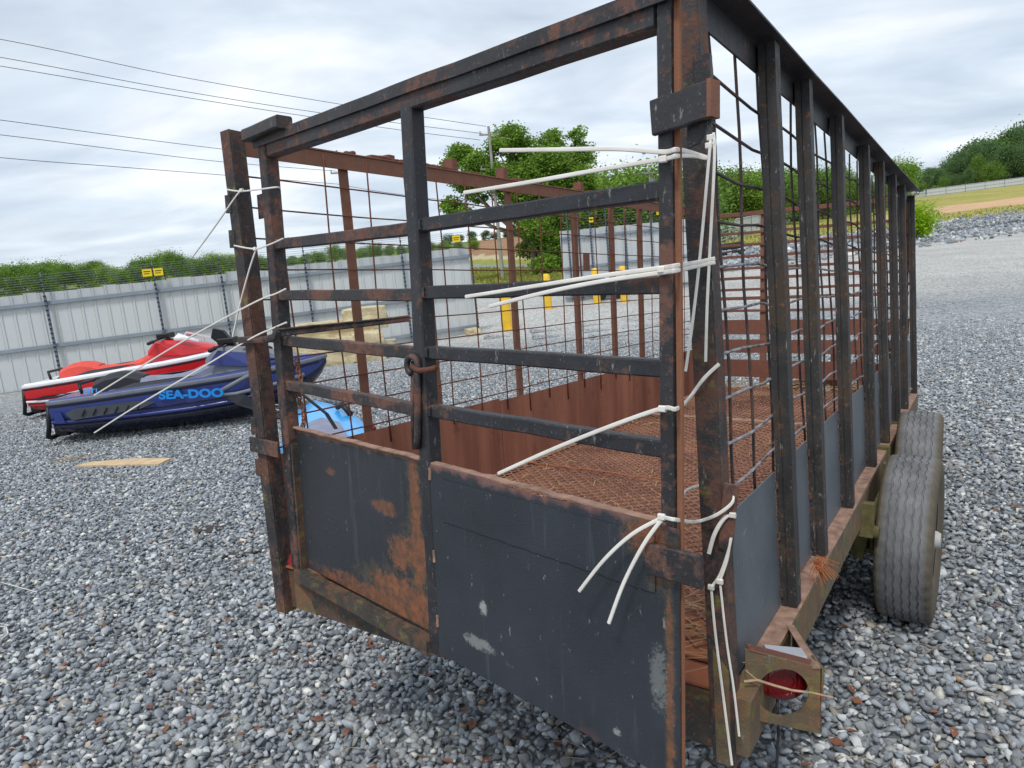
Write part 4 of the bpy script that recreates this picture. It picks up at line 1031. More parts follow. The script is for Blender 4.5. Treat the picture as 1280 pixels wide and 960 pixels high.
def plate(name, mat, u0, u1, zb, zt, off, th, n=26, wob=.003, lower=None):
    top = [g(u0+(u1-u0)*k/n, zt(k/n)+rnd.uniform(-wob, wob), off) for k in range(n+1)]
    bot = [g(u0+(u1-u0)*k/n, zb(k/n)+(rnd.uniform(-lower, lower) if lower else 0), off) for k in range(n+1)]
    rows = []
    for s in (0, 1):
        o_ = gn*(th*s); rows.append([b+o_ for b in bot]); rows.append([t+o_ for t in top])
    mb = MB(); mb.grid([rows[0], rows[1]]); mb.grid([rows[3], rows[2]]); mb.grid([rows[1], rows[3]]); mb.grid([rows[2], rows[0]])
    mb.add([bot[0], top[0], top[0]+gn*th, bot[0]+gn*th], [(0, 1, 2, 3)]); mb.add([bot[-1], top[-1], top[-1]+gn*th, bot[-1]+gn*th], [(0, 1, 2, 3)])
    return mb.build(name, mat, gate)
plate('gate_panel', 'gate_panel_a', .045, .745, lambda t: .0, lambda t: .470-.004*t, -.012, .003)
plate('gate_panel', 'gate_panel_b', .788, 1.487, lambda t: -.022, lambda t: .466-.006*t+.004*math.sin(9*t), .018, .004)
plate('overlay_strip', 'gate_panel_b', .835, 1.44, lambda t: .335-.002*t, lambda t: .440, .0225, .003, 40, .001, .0015)
lip = MB(); lip.bar(g(.05, .472, -.006), g(.745, .468, -.006), .02, .006, UP, .003, 16, .0015); lip.build('panel_lip', 'tan_rust', gate)
lip = MB(); lip.bar(g(.79, .470, .010), g(1.46, .462, .010), .02, .006, UP, .003, 20, .0018); lip.build('panel_lip', 'tan_rust', gate)
MB().angle(g(.03, -.002, .030), g(.745, -.006, .030), -.034, -.036, .006, UP, 10, .0012).build('bottom_angle', 'lichen_steel', gate)
MB().bar(g(.745, .30, .006), g(.745, .33, .006), .01, .01, gn).build('weld_bead', 'tan_rust', gate)
scr = MB()
for z in (.05, .22, .43): scr.bar(g(.789, z, .023), g(.789, z+.03, .023), .008, .006, gn, .002, 3, .002)
scr.build('weld_bead', 'tan_rust', gate, kind='stuff')
# hinge plates at the free side and flags on the hinge side
MB().bar(g(1.446, 1.150, .026), g(1.552, 1.158, .026), .012, .056, UP, .003, 4, .001).build('hinge_plate', 'black_gate', gate)
MB().bar(g(1.553, 1.131, .022), g(1.553, 1.186, .022), .008, .03, gn, .002).build('plate_end', 'rust_brown', gate)
MB().prism([g(1.50, 1.13, .01), g(1.545, 1.135, .01), g(1.52, 1.10, .01), g(1.50, 1.095, .01)], gn*-.006).build('gusset', 'black_gate', gate)
MB().bar(g(1.430, .398, .034), g(1.540, .402, .034), .012, .058, UP, .003, 4, .001).build('hinge_plate', 'black_gate', gate)
MB().bar(g(-.052, 1.175, .01), g(.0, 1.175, .01), .006, .075, UP, .001).build('flag_plate', 'black_gate', gate)
MB().bar((-.815, -.045, .412), (-.672, -.045, .404), .008, .05, UP, .002).build('flag_plate', 'black_gate', gate)
# hasp with eye on the centre upright
def hasp():
    mb = MB(); c = g(.752, .710, .030)
    ring = [c+ge*(.022*math.cos(a))+Vector((0, 0, .022*math.sin(a))) for a in np.linspace(-.9, 4.4, 14)]
    mb.tube(ring, .008, 8); mb.tube([ring[0], g(.769, .69, .030), g(.766, .62, .030), g(.758, .54, .030), g(.752, .505, .030)], .009, 8)
    mb.tube([g(.745, .72, .020), g(.735, .60, .024), g(.735, .50, .024)], .007, 8)
    h = mb.build('hasp', 'black_gate', gate, 'all')
    MB().tube([g(.75, .708, .03), g(.785, .700, .036), g(.825, .704, .036), g(.850, .710, .036)], .007, 8).build('pin', 'rust_dark', h, 'all')
hasp()
# folded flat latch bar poking in from the hinge side
lb = MB(); q0, q1, q2 = Vector((-.815, -.055, .755)), g(.085, .79, .045), T_on(511, 398, (0, 1, 0), .30)
lb.ribbon([q0, g(.0, .757, .045), g(.05, .765, .045), q1], .024, .012, UP); lb.ribbon([q1+Vector((0, .01, -.012)), q2], .022, .004, (0, .4, 1)); lb.tube([q1, q2+Vector((0, 0, .006))], .004, 6)
lb.build('latch_bar', 'black_gate', trailer)
# chain hanging on the hinge side
ch = MB(); cpts = [GP(370, 452, -.03), GP(377, 475, -.03), GP(374, 500, -.03), GP(380, 520, -.03), GP(378, 536, -.03)]
for k in range(18):
    t = k/17*(len(cpts)-1); i = min(int(t), len(cpts)-2); c = cpts[i].lerp(cpts[i+1], t-i)+Vector((rnd.uniform(-.004, .004), 0, 0)); ax = Vector((1, 0, 0)) if k % 2 else Vector((.3, 1, 0)).normalized()
    ch.tube([c+ax*.006*math.cos(a)+Vector((0, 0, .012*math.sin(a))) for a in np.linspace(0, 6.283, 9)], .0026, 5, caps=False)
ob = ch.build('chain', 'rope_brown', None, 'all', label='short rusty chain hanging inside the left end of the gate', category='chain'); ob.matrix_world = TM
st = MB().ribbon([GP(378, 493, -.04), GP(408, 517, -.04), GP(420, 536, -.04)], .014, .003, gn).build('strap', 'ski_black', None, label='dark narrow strap hanging down by the chain', category='strap'); st.matrix_world = TM
rp_ = MB().bar((-.715, .0, .0), (-.70, .004, .03), .03, .014, (0, 1, 0), .004).build('red_rag', 'red_paint', None, label='small crumpled red scrap wedged in the rear left floor corner', category='scrap'); rp_.matrix_world = TM
# ---- tail lamp bracket on the rear corner
def bracket():
    A0 = T_on(931, 811, (0, 1, 0), .045); A1 = T_on(933, 898, (0, 1, 0), .045); B0 = T_on(1025, 835, (0, 1, 0), .125); B1 = T_on(1026, 918, (0, 1, 0), .125)
    c = (A0+A1+B0+B1)/4; ex = ((B0+B1)/2-(A0+A1)/2); ex.z = 0; ex.normalize(); nrm = ex.cross(Vector((0, 0, 1))).normalized(); nrm = nrm if nrm.y < 0 else -nrm
    n = 32; hole = []; outer = []
    quad = [B1, B0, A0, A1]; R_ = .056
    def edge(a):  # ray to the outline
        d = ex*math.cos(a)+Vector((0, 0, 1))*math.sin(a); best = 9
        for i in range(4):
            p, q = quad[i], quad[(i+1) % 4]
            px_, pz_ = (p-c).dot(ex), (p-c).z; qx, qz = (q-c).dot(ex), (q-c).z
            den = math.cos(a)*(qz-pz_)-math.sin(a)*(qx-px_)
            if abs(den) < 1e-9: continue
            t = (px_*(qz-pz_)-pz_*(qx-px_))/den; s = (px_*math.sin(a)-pz_*math.cos(a))/den*1.0
            if t > 0 and -1e-6 <= s <= 1+1e-6: best = min(best, t)
        return c+d*best
    angs = sorted([2*math.pi*i/n for i in range(n)]+[math.atan2((p-c).z, (p-c).dot(ex)) % (2*math.pi) for p in quad])
    for a_ in angs:
        hole.append(c+ex*(R_*math.cos(a_))+Vector((0, 0, R_*math.sin(a_)))); outer.append(edge(a_))
    mb = MB(); off = nrm*-.004
    mb.grid([hole, outer], True); mb.grid([[p+off for p in outer], [p+off for p in hole]], True); mb.grid([[p+off for p in hole], hole], True); mb.grid([outer, [p+off for p in outer]], True)
    br = mb.build('lamp_bracket', 'moss_steel', trailer)
    back = -nrm
    MB().prism([B0+back*.006, B1+back*.006, B1+back*.055, B0+back*.055], ex*.004).build('bracket_side', 'lichen_steel', br)
    q = T_on(998, 762, (1, 0, 0), .805); q = Vector((.806, .36, .0))
    MB().prism([q, q+Vector((0, 0, -.055)), B0+Vector((.004, 0, -.075)), B0+Vector((.004, 0, .0))], (.004, .002, 0)).build('brace', 'moss_steel', br)
    MB().angle(B0+Vector((.002, -.004, 0)), q+Vector((.003, 0, .0)), -.018, .004, .004).build('brace_lip', 'tan_rust', br)
    MB().bar(A0+back*.02+Vector((.01, 0, -.004)), B0+back*.02+Vector((0, 0, -.004)), .035, .003).build('top_plate', 'rust_dark', br)
    MB().bar((.79, .24, -.0), (.79, .24, -.19), .012, .012, (0, 1, 0)).build('strap_iron', 'black_paint', br)
    lamp = Vector(c)+back*.036+ex*.010+Vector((0, 0, .013))
    mb = MB(); rows = []
    for r, o_ in ((.001, -.012), (.020, -.012), (.022, -.016), (.034, -.014), (.036, -.018), (.055, -.010), (.060, .006), (.060, .03)):
        rows.append([lamp+ex*(r*math.cos(t))+Vector((0, 0, r*math.sin(t)*.86))+back*o_ for t in np.linspace(0, 2*math.pi, 28, False)])
    mb.grid(rows, True); ln = mb.build('tail_lamp', 'red_lens', trailer, True); ln['label'] = 'round red tail lamp behind the hole'
    MB().bar(lamp-ex*.03+back*.03+Vector((0, 0, .040)), lamp+ex*.055+back*.03+Vector((0, 0, .032)), .05, .03, UP, .006).build('lamp_housing', 'lamp_housing', ln)
    tw = MB(); tpts = [T_on(x, y, (0, 1, 0), .02+k*.012) for k, (x, y) in enumerate([(930, 852), (946, 850), (968, 857), (990, 863), (1015, 866), (1041, 872)])]
    tw.tube(tpts, .0032, 6, .0022); tw.tube([T_on(932, 838, (0, 1, 0), .02), tpts[1]], .002, 5)
    ob = tw.build('twig', 'twig_wood', None, True, label='thin bare twig stuck across the red tail lamp', category='twig'); ob.matrix_world = TM
    wr = MB().tube([c+back*.04+Vector((0, 0, -.03)), c+back*.04+Vector((.004, 0, -.12)), c+back*.05+Vector((0, 0, -.30)), c+back*.05+Vector((.01, .02, -.62))], .0035, 6).build('lamp_wire', 'black_paint', trailer, 'all')
bracket()
def needles():
    rg = random.Random(2); mb = MB(); c = T_on(1020, 702, (1, 0, 0), .812)
    for k in range(60):
        d = Vector((rg.uniform(-.2, 1), rg.uniform(-.9, .9), rg.uniform(-1, .1))).normalized(); p = c+Vector((rg.gauss(0, .006), rg.gauss(0, .015), rg.gauss(0, .01))); l = rg.uniform(.03, .075)
        mb.tube([p, p+d*l*.6, p+d*l+Vector((0, 0, -.008))], .0008, 3)
    tag(mb.build('pine_needles', 'pine_needle', None), 'tuft of dry orange pine needles caught on the frame rail', 'needles', kind='stuff').matrix_world = TM
needles()
# ---- wheels and axles
WR = .368
def make_tyre():
    na = 160; rows = []; gro = [-.058, -.030, 0, .030, .058]; cols = [(-.088, 0, 0)]
    for q in gro: cols += [(q-.0042, 0, 1), (q-.0024, .006, 1), (q+.0024, .006, 1), (q+.0042, 0, 1)]
    cols += [(.088, 0, 0)]
    side = [(0, -.0), (.009, .006), (.014, .018), (.017, .035), (.018, .06), (.014, .09), (.004, .118), (-.003, .138)]
    for i in range(na+1):
        a = 2*math.pi*i/na; ph = i % 4; zz = .003*(0, 1, 0, -1)[ph]; row = []
        lug = (i % 4) in (0,)
        def P(x, r): row.append((x, r*math.cos(a), r*math.sin(a)))
        for dx, dr in side[::-1]: P(-.090-dx, WR-.008-dr-(.005 if lug and dr < .03 else 0))
        for x, dr, z in cols:
            xx = x+zz*z; P(xx, WR-dr-.009*abs(xx/.088)**3-(.002 if lug and not z else 0))
        for dx, dr in side: P(.090+dx, WR-.008-dr-(.005 if lug and dr < .03 else 0))
        rows.append(row)
    mb = MB(); mb.grid(rows); return mb
def lathe(prof, n=28):
    rows = [[(x, r*math.cos(2*math.pi*i/n), r*math.sin(2*math.pi*i/n)) for i in range(n)] for x, r in prof]; mb = MB(); mb.grid(rows, True); return mb
def make_wheel():
    ty = make_tyre().build('tyre', 'tyre_rubber', None, True)
    rim = lathe([(.085, .228), (.070, .215), (.04, .205), (.02, .19), (.03, .12), (.05, .09), (.052, .001)]).build('rim', 'rim_steel', None, True)
    rb = lathe([(-.085, .228), (-.06, .21), (-.02, .2), (.015, .19)]).build('rim_back', 'rim_steel', None, True)
    hub = lathe([(.05, .042), (.10, .040), (.115, .032), (.118, .001)], 18).build('hub_cap', 'hub_white', None, True)
    nt = MB()
    for k in range(6): a = k*1.0472; nt.tube([(.046, .075*math.cos(a), .075*math.sin(a)), (.066, .075*math.cos(a), .075*math.sin(a))], .011, 6)
    nuts = nt.build('wheel_nuts', 'rim_steel', None); return [ty, rim, rb, hub, nuts]
wparts = make_wheel()
firstw = True
for (x, y, s, rz) in ((.955, 2.05, 1, -.02), (.925, 2.93, 1, .03), (-.985, 2.05, -1, 0), (-.985, 2.93, -1, 0)):
    # height so that the tyre stands on the ground
    zc = -.3
    for _ in range(10):
        w_ = TM @ Vector((x, y, zc)); zc -= (w_.z-WR+.008-ground(w_.x, w_.y))
    e_ = empty('wheel'); e_.parent = trailer; e_.location = (x, y, zc); e_.rotation_euler = (0, 0, rz+(0 if s > 0 else math.pi))
    for o in wparts:
        if firstw: o.parent = e_
        else: c = o.copy(); C.objects.link(c); c.parent = e_
    firstw = False
    if s > 0:
        ax = MB().tube([(-.84-x, 0, 0), (-.09, 0, 0)], .045, 12); ax.tube([(-.13, 0, 0), (-.06, 0, 0)], .13, 20)
        ax.bar((-.150, -.16, .07), (-.150, .16, .07), .06, .025).bar((-.150, -.28, .10), (-.150, .28, .10), .06, .022).bar((-.150, -.36, .125), (-.150, .36, .125), .06, .02)
        ax.bar((-.150, -.37, .10), (-.150, -.37, .24), .08, .05, (0, 1, 0)).bar((-.150, .37, .10), (-.150, .37, .24), .08, .05, (0, 1, 0)).bar((-.150, -.05, -.07), (-.150, -.05, .10), .014, .014, (0, 1, 0)).bar((-.150, .05, -.07), (-.150, .05, .10), .014, .014, (0, 1, 0)).bar((-.185, 0, -.075), (-.115, 0, -.075), .13, .02)
        ax.tube([(-.21, -.37, .12), (-.09, -.37, .12)], .026, 10).tube([(-.21, .37, .12), (-.09, .37, .12)], .026, 10)
        ax.bar((-.19, -.20, -.06), (-.16, -.20, .10), .05, .035, (0, 1, 0)).tube([(-.24, -.18, .06), (-.10, -.18, .06)], .022, 10)
        ao = ax.build('axle', 'axle_moss', trailer, True); ao.location = (x, y, zc)
# ------------------------------------------------------------------ white cable ties
def tie(pts, w, t, wdir, label, cat='cable tie'):
    # smooth the path
    P = []; m = len(pts)
    for k in range((m-1)*6+1):
        tt = k/6; i = min(int(tt), m-2); f = tt-i; q = lambda j: Vector(pts[max(0, min(m-1, j))])
        p0, p1, p2, p3 = q(i-1), q(i), q(i+1), q(i+2)
        P.append(.5*((2*p1)+(-p0+p2)*f+(2*p0-5*p1+4*p2-p3)*f*f+(-p0+3*p1-3*p2+p3)*f**3))
    mb = MB().ribbon(P, w, .0048, wdir); return mb, P
def T(px, py, off=.0): return GP(px, py, off)
def Y(px, py, y=-.04): return T_on(px, py, (0, 1, 0), y)
def zipp(paths, w, label, head=None, wdir=(0, 0, 1)):
    mb = MB()
    for pts in paths:
        m, P = tie(pts, w*(.68 if len(pts) < 7 and w < .0095 else .76), .0022, wdir, label); mb.add(m.v, m.f)
    if head is not None:
        for h in (head if isinstance(head, list) else [head]): mb.bar(Vector(h)+Vector((-.006, 0, 0)), Vector(h)+Vector((.006, 0, 0)), .008, .011)
    o = mb.build('cable_tie', 'white_plastic', None, True); o['label'] = label; o['category'] = 'cable tie'; o['group'] = 'white cable ties tied round the gate posts'; o.matrix_world = TM
zipp([[Y(284, 237, -.04), Y(300, 239, -.045), T(322, 237, .05), T(346, 234, .03), T(350, 236, -.03)], [Y(303, 238, -.046), Y(296, 244, -.05), Y(268, 284, -.06), Y(240, 322, -.07)]], .0075, 'uppermost white cable tie on the left posts, its tail hanging over the tree line', Y(302, 238, -.048))
zipp([[Y(293, 307, -.04), Y(318, 311, -.045), T(336, 306, .05), T(354, 298, .03)], [Y(320, 312, -.046), Y(312, 336, -.05), Y(300, 380, -.055), Y(291, 421, -.06)]], .0075, 'second white cable tie from the top on the left posts, tail hanging nearly straight down', Y(319, 311, -.048))
zipp([[T(357, 361, .03), T(345, 367, .035), Y(318, 378, -.05), Y(240, 420, -.08), Y(170, 462, -.11), Y(118, 494, -.13)]], .0085, 'third white cable tie down the left posts, its long tail reaching over the jet skis')
zipp([[T(358, 403, .03), T(342, 410, .035), Y(312, 424, -.05), Y(240, 467, -.08), Y(170, 508, -.11), Y(118, 541, -.13)]], .0085, 'lowest white cable tie on the left posts, long tail across the blue jet ski')
zipp([[T(625, 188, .06), T(700, 187, .055), T(770, 186, .04), T(828, 190, .026), T(846, 187, .026), Y(866, 191, -.08), Y(886, 198, -.05)]], .0105, 'topmost white cable tie at the right gate post, tail pointing straight left')
zipp([[T(580, 241, .07), T(660, 228, .06), T(750, 212, .04), T(828, 199, .026), T(846, 195, .026), Y(866, 195, -.08), Y(884, 198, -.05)]], .0105, 'white cable tie just below the topmost one, tail sloping down to the left', T(829, 199, .03))
zipp([[T(582, 371, .06), T(660, 359, .05), T(750, 345, .035), T(826, 335, .026), T(846, 332, .026), Y(870, 328, -.08), Y(894, 323, -.05)]], .0105, 'white cable tie lying along the third gate rail, the upper of two', T(827, 337, .03))
zipp([[T(612, 383, .065), T(680, 366, .055), T(750, 352, .035), T(826, 341, .028), T(846, 338, .028), Y(870, 333, -.08), Y(894, 328, -.052)]], .0105, 'lower of two white cable ties along the third gate rail, ending nearest the centre upright')
zipp([[T(623, 592, .05), T(690, 562, .04), T(760, 534, .03), T(826, 511, .026), T(846, 511, .026), Y(862, 497, -.07), Y(880, 473, -.05), Y(899, 455, -.03)]], .0105, 'long white cable tie sloping over the lowest gate rail to the wire mesh', T(828, 511, .03))
zipp([[Y(889, 168, -.05), Y(886, 200, -.055), Y(875, 320, -.06), Y(866, 400, -.06), Y(857, 464, -.06)]], .009, 'long white cable tie hanging down the right post, the left of two', [Y(888, 172, -.05), Y(886, 182, -.052)], (1, 0, 0))
zipp([[Y(892, 166, -.045), Y(893, 200, -.05), Y(888, 300, -.05), Y(884, 380, -.05), Y(882, 452, -.05)]], .009, 'long white cable tie hanging down the right post, the right of two', Y(891, 178, -.047), (1, 0, 0))
zipp([[T(828, 646, .03), T(846, 650, .03), Y(870, 652, -.07), Y(893, 645, -.06), Y(912, 632, -.05), Y(917, 622, -.04), Y(912, 613, -.02), Y(906, 612, 0)], [T(828, 647, .034), T(790, 668, .05), T(755, 700, .06), T(724, 739, .07)], [T(829, 647, .034), T(805, 680, .05), T(780, 728, .06), T(761, 779, .07)], [T(850, 622, -.02), Y(860, 612, .06), Y(874, 607, .08)]], .0095, 'white cable tie looped round both right posts with two curved tails', [T(827, 646, .036)])
zipp([[Y(916, 643, -.04), Y(905, 648, -.045), Y(893, 668, -.05), Y(886, 692, -.05)]], .0115, 'short thick white loop of cable tie above the lower hinge plate', Y(916, 644, -.042), (1, 0, .3))
zipp([[Y(914, 672, -.04), Y(910, 690, -.045), Y(900, 718, -.05), Y(889, 734, -.052)], [Y(889, 735, -.054), Y(894, 790, -.055), Y(904, 870, -.055), Y(915, 956, -.055)]], .0085, 'white cable tie with a tail hanging down to the bottom edge at the rear corner', [Y(889, 734, -.056)], (1, 0, 0))
zipp([[Y(913, 674, -.042), Y(909, 700, -.047), Y(900, 726, -.054)], [Y(900, 728, -.054), Y(908, 800, -.055), Y(917, 860, -.055), Y(924, 920, -.055)]], .0075, 'thinner white cable tie hanging just right of the longest lower tail', [Y(900, 727, -.056)], (1, 0, 0))

# ------------------------------------------------------------------ personal watercraft
def loft(mb, secs, cap=True):
    mb.grid(secs)
    if cap: mb.add(secs[0], [tuple(range(len(secs[0])))]).add(secs[-1], [tuple(range(len(secs[-1])))])
    return mb
def jet_ski(loc, yaw, c, label, text=None, pitch=0.0, roll=0.0, scale=1.0):
    # x forward from the stern, y to port, z up; about 3.35 m long
    o = empty('jet_ski', loc); o.rotation_euler = (roll, pitch, yaw); o.scale = (scale,)*3; tag(o, label, 'jet ski', 'jet skis lying on the gravel')
    st = [0, .25, .7, 1.2, 1.7, 2.2, 2.6, 2.9, 3.12, 3.28, 3.36]
    hw = [.50, .545, .56, .565, .56, .53, .46, .36, .25, .12, .02]      # gunwale half width
    zg = [.54, .55, .57, .595, .62, .645, .67, .695, .715, .73, .74]        # gunwale height
    zc = [.23, .22, .22, .22, .23, .26, .31, .39, .48, .57, .67]         # chine height
    zk = [.06, .02, .0, .0, .01, .04, .11, .22, .36, .52, .655]          # keel height
    def hull(zfrom, zto):
        secs = []
        for i, x in enumerate(st):
            w, g_, c_, k = hw[i], zg[i], zc[i], zk[i]
            ring = [(x, -w*.99, g_-.02), (x, -w*1.0, (g_+c_)/2+.03), (x, -w*.965, c_+.05), (x, -w*.93, c_+.035), (x, -w*.90, c_), (x, -w*.6, k+(c_-k)*.5), (x, -w*.3, k+(c_-k)*.22), (x, 0, k)]
            ring += [(p[0], -p[1], p[2]) for p in ring[:-1][::-1]]; secs.append(ring)
        return secs
    H = hull(0, 1)
    lo = [r[2:13] for r in H]; loft(MB(), lo).build('lower_hull', c['low'], o, True)
    for sgn in (0, 1):
        mb = MB(); side = [(r[0:3] if not sgn else r[12:15][::1]) for r in H]; mb.grid(side); mb.build('side_hull', c['side'], o, True)
    # bright strake low on the side
    for s in (-1, 1):
        MB().ribbon([(x+.0, s*(w*.985+.006), z+.075) for x, w, z in zip(st[:9], hw, zc)], .035, .012, (0, 0, 1)).build('strake', c['strake'], o, True)
        MB().ribbon([(x, s*(w*.93+.008), z+.012) for x, w, z in zip(st[:9], hw, zc)], .02, .014, (0, 0, 1)).build('strake', c['low'], o, True)
    for s in (-1, 1):
        MB().ribbon([(x, s*(w*.995+.004), (z1*.62+z2*.38)) for x, w, z1, z2 in list(zip(st, hw, zc, zg))[:9]], .016, .010, (0, 0, 1)).build('side_seam', 'ski_black', o, True)
        MB().ribbon([(x, s*(w*.99+.004), z-.045) for x, w, z in list(zip(st, hw, zg))[:10]], .02, .012, (0, 0, 1)).build('gunwale_trim', 'ski_black', o, True)
        if c['side'] == 'ski_red':
            MB().prism([(.5, s*.565, .36), (1.6, s*.572, .40), (2.3, s*.53, .50), (1.7, s*.570, .46), (.9, s*.572, .41)], (0, s*.008, 0)).build('side_graphic', 'ski_white', o)
            MB().prism([(.15, s*.552, .33), (.9, s*.572, .35), (1.1, s*.572, .385), (.3, s*.562, .375)], (0, s*.010, 0)).build('side_graphic', 'ski_dark', o)
    # rubber gunwale bumper
    bm_ = MB(); path = [(x, -w-.005, z+.005) for x, w, z in zip(st, hw, zg)]; path += [(p[0], -p[1], p[2]) for p in path[::-1]]
    bm_.ribbon(path, .055, .035, (0, 0, 1)); bm_.ribbon([(0, -.5, .545), (-.02, 0, .54), (0, .5, .545)], .06, .05, (0, 0, 1)); bm_.build('bumper', c['bumper'], o, True)
    # deck shell with raised front
    secs = []
    top = [.57, .59, .61, .62, .64, .70, .76, .80, .80, .78, .745]
    for i, x in enumerate(st):
        w, g_, t = hw[i], zg[i]+.02, top[i]
        q = .42 if i < 5 else .5
        secs.append([(x, -w*.98, g_), (x, -w*.9, g_+.03), (x, -w*.72, g_+.02 if i < 5 else t-.06), (x, -w*q, t-.01), (x, 0, t), (x, w*q, t-.01), (x, w*.72, g_+.02 if i < 5 else t-.06), (x, w*.9, g_+.03), (x, w*.98, g_)])
    loft(MB(), secs, True).build('deck', c['deck'], o, True)
    # seat: stepped, two cushions
    def seat(x0, x1, zs, w, nm, mat):
        secs = []; n = len(zs)
        for k, z in enumerate(zs):
            x = x0+(x1-x0)*k/(n-1); ww = w*(1-.25*k/(n-1)); secs.append([(x, -ww, .46), (x, -ww*.95, z-.07), (x, -ww*.6, z-.01), (x, 0, z), (x, ww*.6, z-.01), (x, ww*.95, z-.07), (x, ww, .46)])
        loft(MB(), secs).build(nm, mat, o, True)
    seat(.42, 1.02, [.74, .80, .82, .80, .74], .22, 'rear_seat', c['seat'])
    seat(1.0, 1.95, [.72, .71, .70, .71, .74, .80, .86], .21, 'seat', c['seat2'])
    seat(.36, 1.98, [.62, .66, .66, .66, .66, .70, .76], .235, 'seat_base', c['seatbase'])
    # steering cowl / hood
    secs = []
    for x, w, z0, z1 in ((1.82, .13, .60, .88), (1.95, .19, .60, 1.0), (2.15, .25, .62, 1.03), (2.4, .29, .66, .98), (2.7, .28, .70, .91), (2.95, .20, .72, .84), (3.1, .09, .74, .79)):
        secs.append([(x, -w, z0), (x, -w*.93, (z0+z1)/2+.02), (x, -w*.55, z1-.02), (x, 0, z1), (x, w*.55, z1-.02), (x, w*.93, (z0+z1)/2+.02), (x, w, z0)])
    loft(MB(), secs).build('hood', c['hood'], o, True)
    for s in (-1, 1):
        MB().prism([(1.88, s*.22, .80), (2.45, s*.30, .74), (2.9, s*.25, .76), (2.5, s*.28, .90), (2.05, s*.24, .98)], (0, s*.02, 0)).build('hood_side', c['hood2'], o)
        MB().prism([(2.32, s*.20, 1.0), (2.52, s*.30, 1.0), (2.75, s*.30, .93), (2.40, s*.17, 1.07)], (0, 0, .03)).build('mirror', c['mirror'], o)
        # sponson and footwell shade
        if c.get('sponson'):
            sp = MB().prism([(.22, s*.553, .41), (.34, s*.565, .46), (1.1, s*.575, .475), (1.3, s*.575, .44), (1.12, s*.574, .375), (.30, s*.562, .32)], (0, s*.028, 0)).build('sponson', 'ski_sponson', o)
            gr = MB()
            for k in range(6): gr.bar((.42+k*.13, s*.604, .36), (.47+k*.13, s*.607, .435), .008, .018, (0, s, 0))
            gr.build('sponson_rib', 'ski_dark', sp)
            MB().prism([(.08, s*.532, .29), (.20, s*.548, .29), (.16, s*.548, .43), (.05, s*.532, .43)], (0, s*.014, 0)).build('corner_badge', c['accent2'], o)
        MB().prism([(.75, s*.41, .62), (1.05, s*.44, .64), (1.5, s*.44, .66), (1.8, s*.38, .70), (1.5, s*.38, .70), (1.0, s*.38, .68)], (0, s*.05, 0)).build('footwell_shade', 'ski_dark', o)  # dark strip standing in for the shade down in the footwell
    MB().tube([(2.02, -.40, 1.0), (2.05, -.30, 1.02), (2.12, 0, 1.06), (2.05, .30, 1.02), (2.02, .40, 1.0)], .018, 8).build('handlebar', 'ski_black', o, 'all')
    MB().tube([(2.0, -.42, .995), (2.03, -.29, 1.015)], .028, 8).build('grip', 'ski_black', o, 'all')
    MB().tube([(2.0, .42, .995), (2.03, .29, 1.015)], .028, 8).build('grip', 'ski_black', o, 'all')
    MB().bar((2.02, 0, 1.08), (2.22, 0, 1.08), .26, .08, (0, 0, 1), .02).build('dash_pod', 'ski_black', o)
    # stern: platform, jet nozzle, step
    MB().box((-.06, -.44, .36), (.02, .44, .55)).box((-.14, -.2, .07), (.02, .2, .26)).build('stern', 'ski_black', o)
    MB().tube([(-.02, -.46, .50), (-.05, -.47, .25), (-.10, -.44, .12), (-.14, -.3, .08), (-.14, .3, .08), (-.10, .44, .12), (-.05, .47, .25), (-.02, .46, .50)], .03, 8).build('step_frame', 'ski_black', o, 'all')
    MB().tube([(-.2, 0, .17), (-.02, 0, .17)], .09, 14).build('nozzle', 'ski_dark', o, True)
    MB().tube([(.30, -.24, .60), (.26, -.20, .72), (.26, .20, .72), (.30, .24, .60)], .022, 8).build('grab_handle', 'ski_black', o, 'all')
    if text:
        tc_ = bpy.data.curves.new('lettering', 'FONT'); tc_.body = text[0]; tc_.size = text[1]; tc_.extrude = .003; tc_.offset = .006; tc_.space_character = 1.02
        to = bpy.data.objects.new('tmp', tc_); dg = bpy.context.evaluated_depsgraph_get(); C.objects.link(to); dg.update(); me = bpy.data.meshes.new_from_object(to.evaluated_get(dg)); bpy.data.objects.remove(to)
        me.name = 'lettering'; me.materials.clear(); me.materials.append(MAT[text[2]]); lo_ = bpy.data.objects.new('lettering', me); C.objects.link(lo_); lo_.parent = o
        x, y, z, ang, sh = text[3]
        lo_.matrix_local = Matrix.Translation((x, y, z)) @ Matrix.Rotation(ang, 4, 'Z') @ Matrix.Rotation(text[4] if len(text) > 4 else 0, 4, 'Y') @ Matrix.Rotation(math.pi/2, 4, 'X') @ Matrix(((1.32, sh, 0, 0), (0, 1, 0, 0), (0, 0, 1, 0), (0, 0, 0, 1)))
    return o
def place(stern_px, bow_px):
    a = G(*stern_px); b = G(*bow_px); d = b-a; return a, math.atan2(d.y, d.x), math.hypot(d.x, d.y)
BLUE = dict(low='ski_navy', side='ski_blue', strake='ski_blue', bumper='ski_grey', deck='ski_blue', seat='ski_dark', seat2='ski_seat_grey', seatbase='ski_grey', hood='ski_grey', hood2='ski_blue', mirror='ski_dark', sponson=True, accent2='ski_blue')
RED = dict(low='ski_red', side='ski_red', strake='ski_white', bumper='ski_white', deck='ski_white', seat='ski_seat_red', seat2='ski_seat_red', seatbase='ski_dark', hood='ski_red', hood2='ski_red', mirror='ski_white', sponson=False, accent2='ski_white')
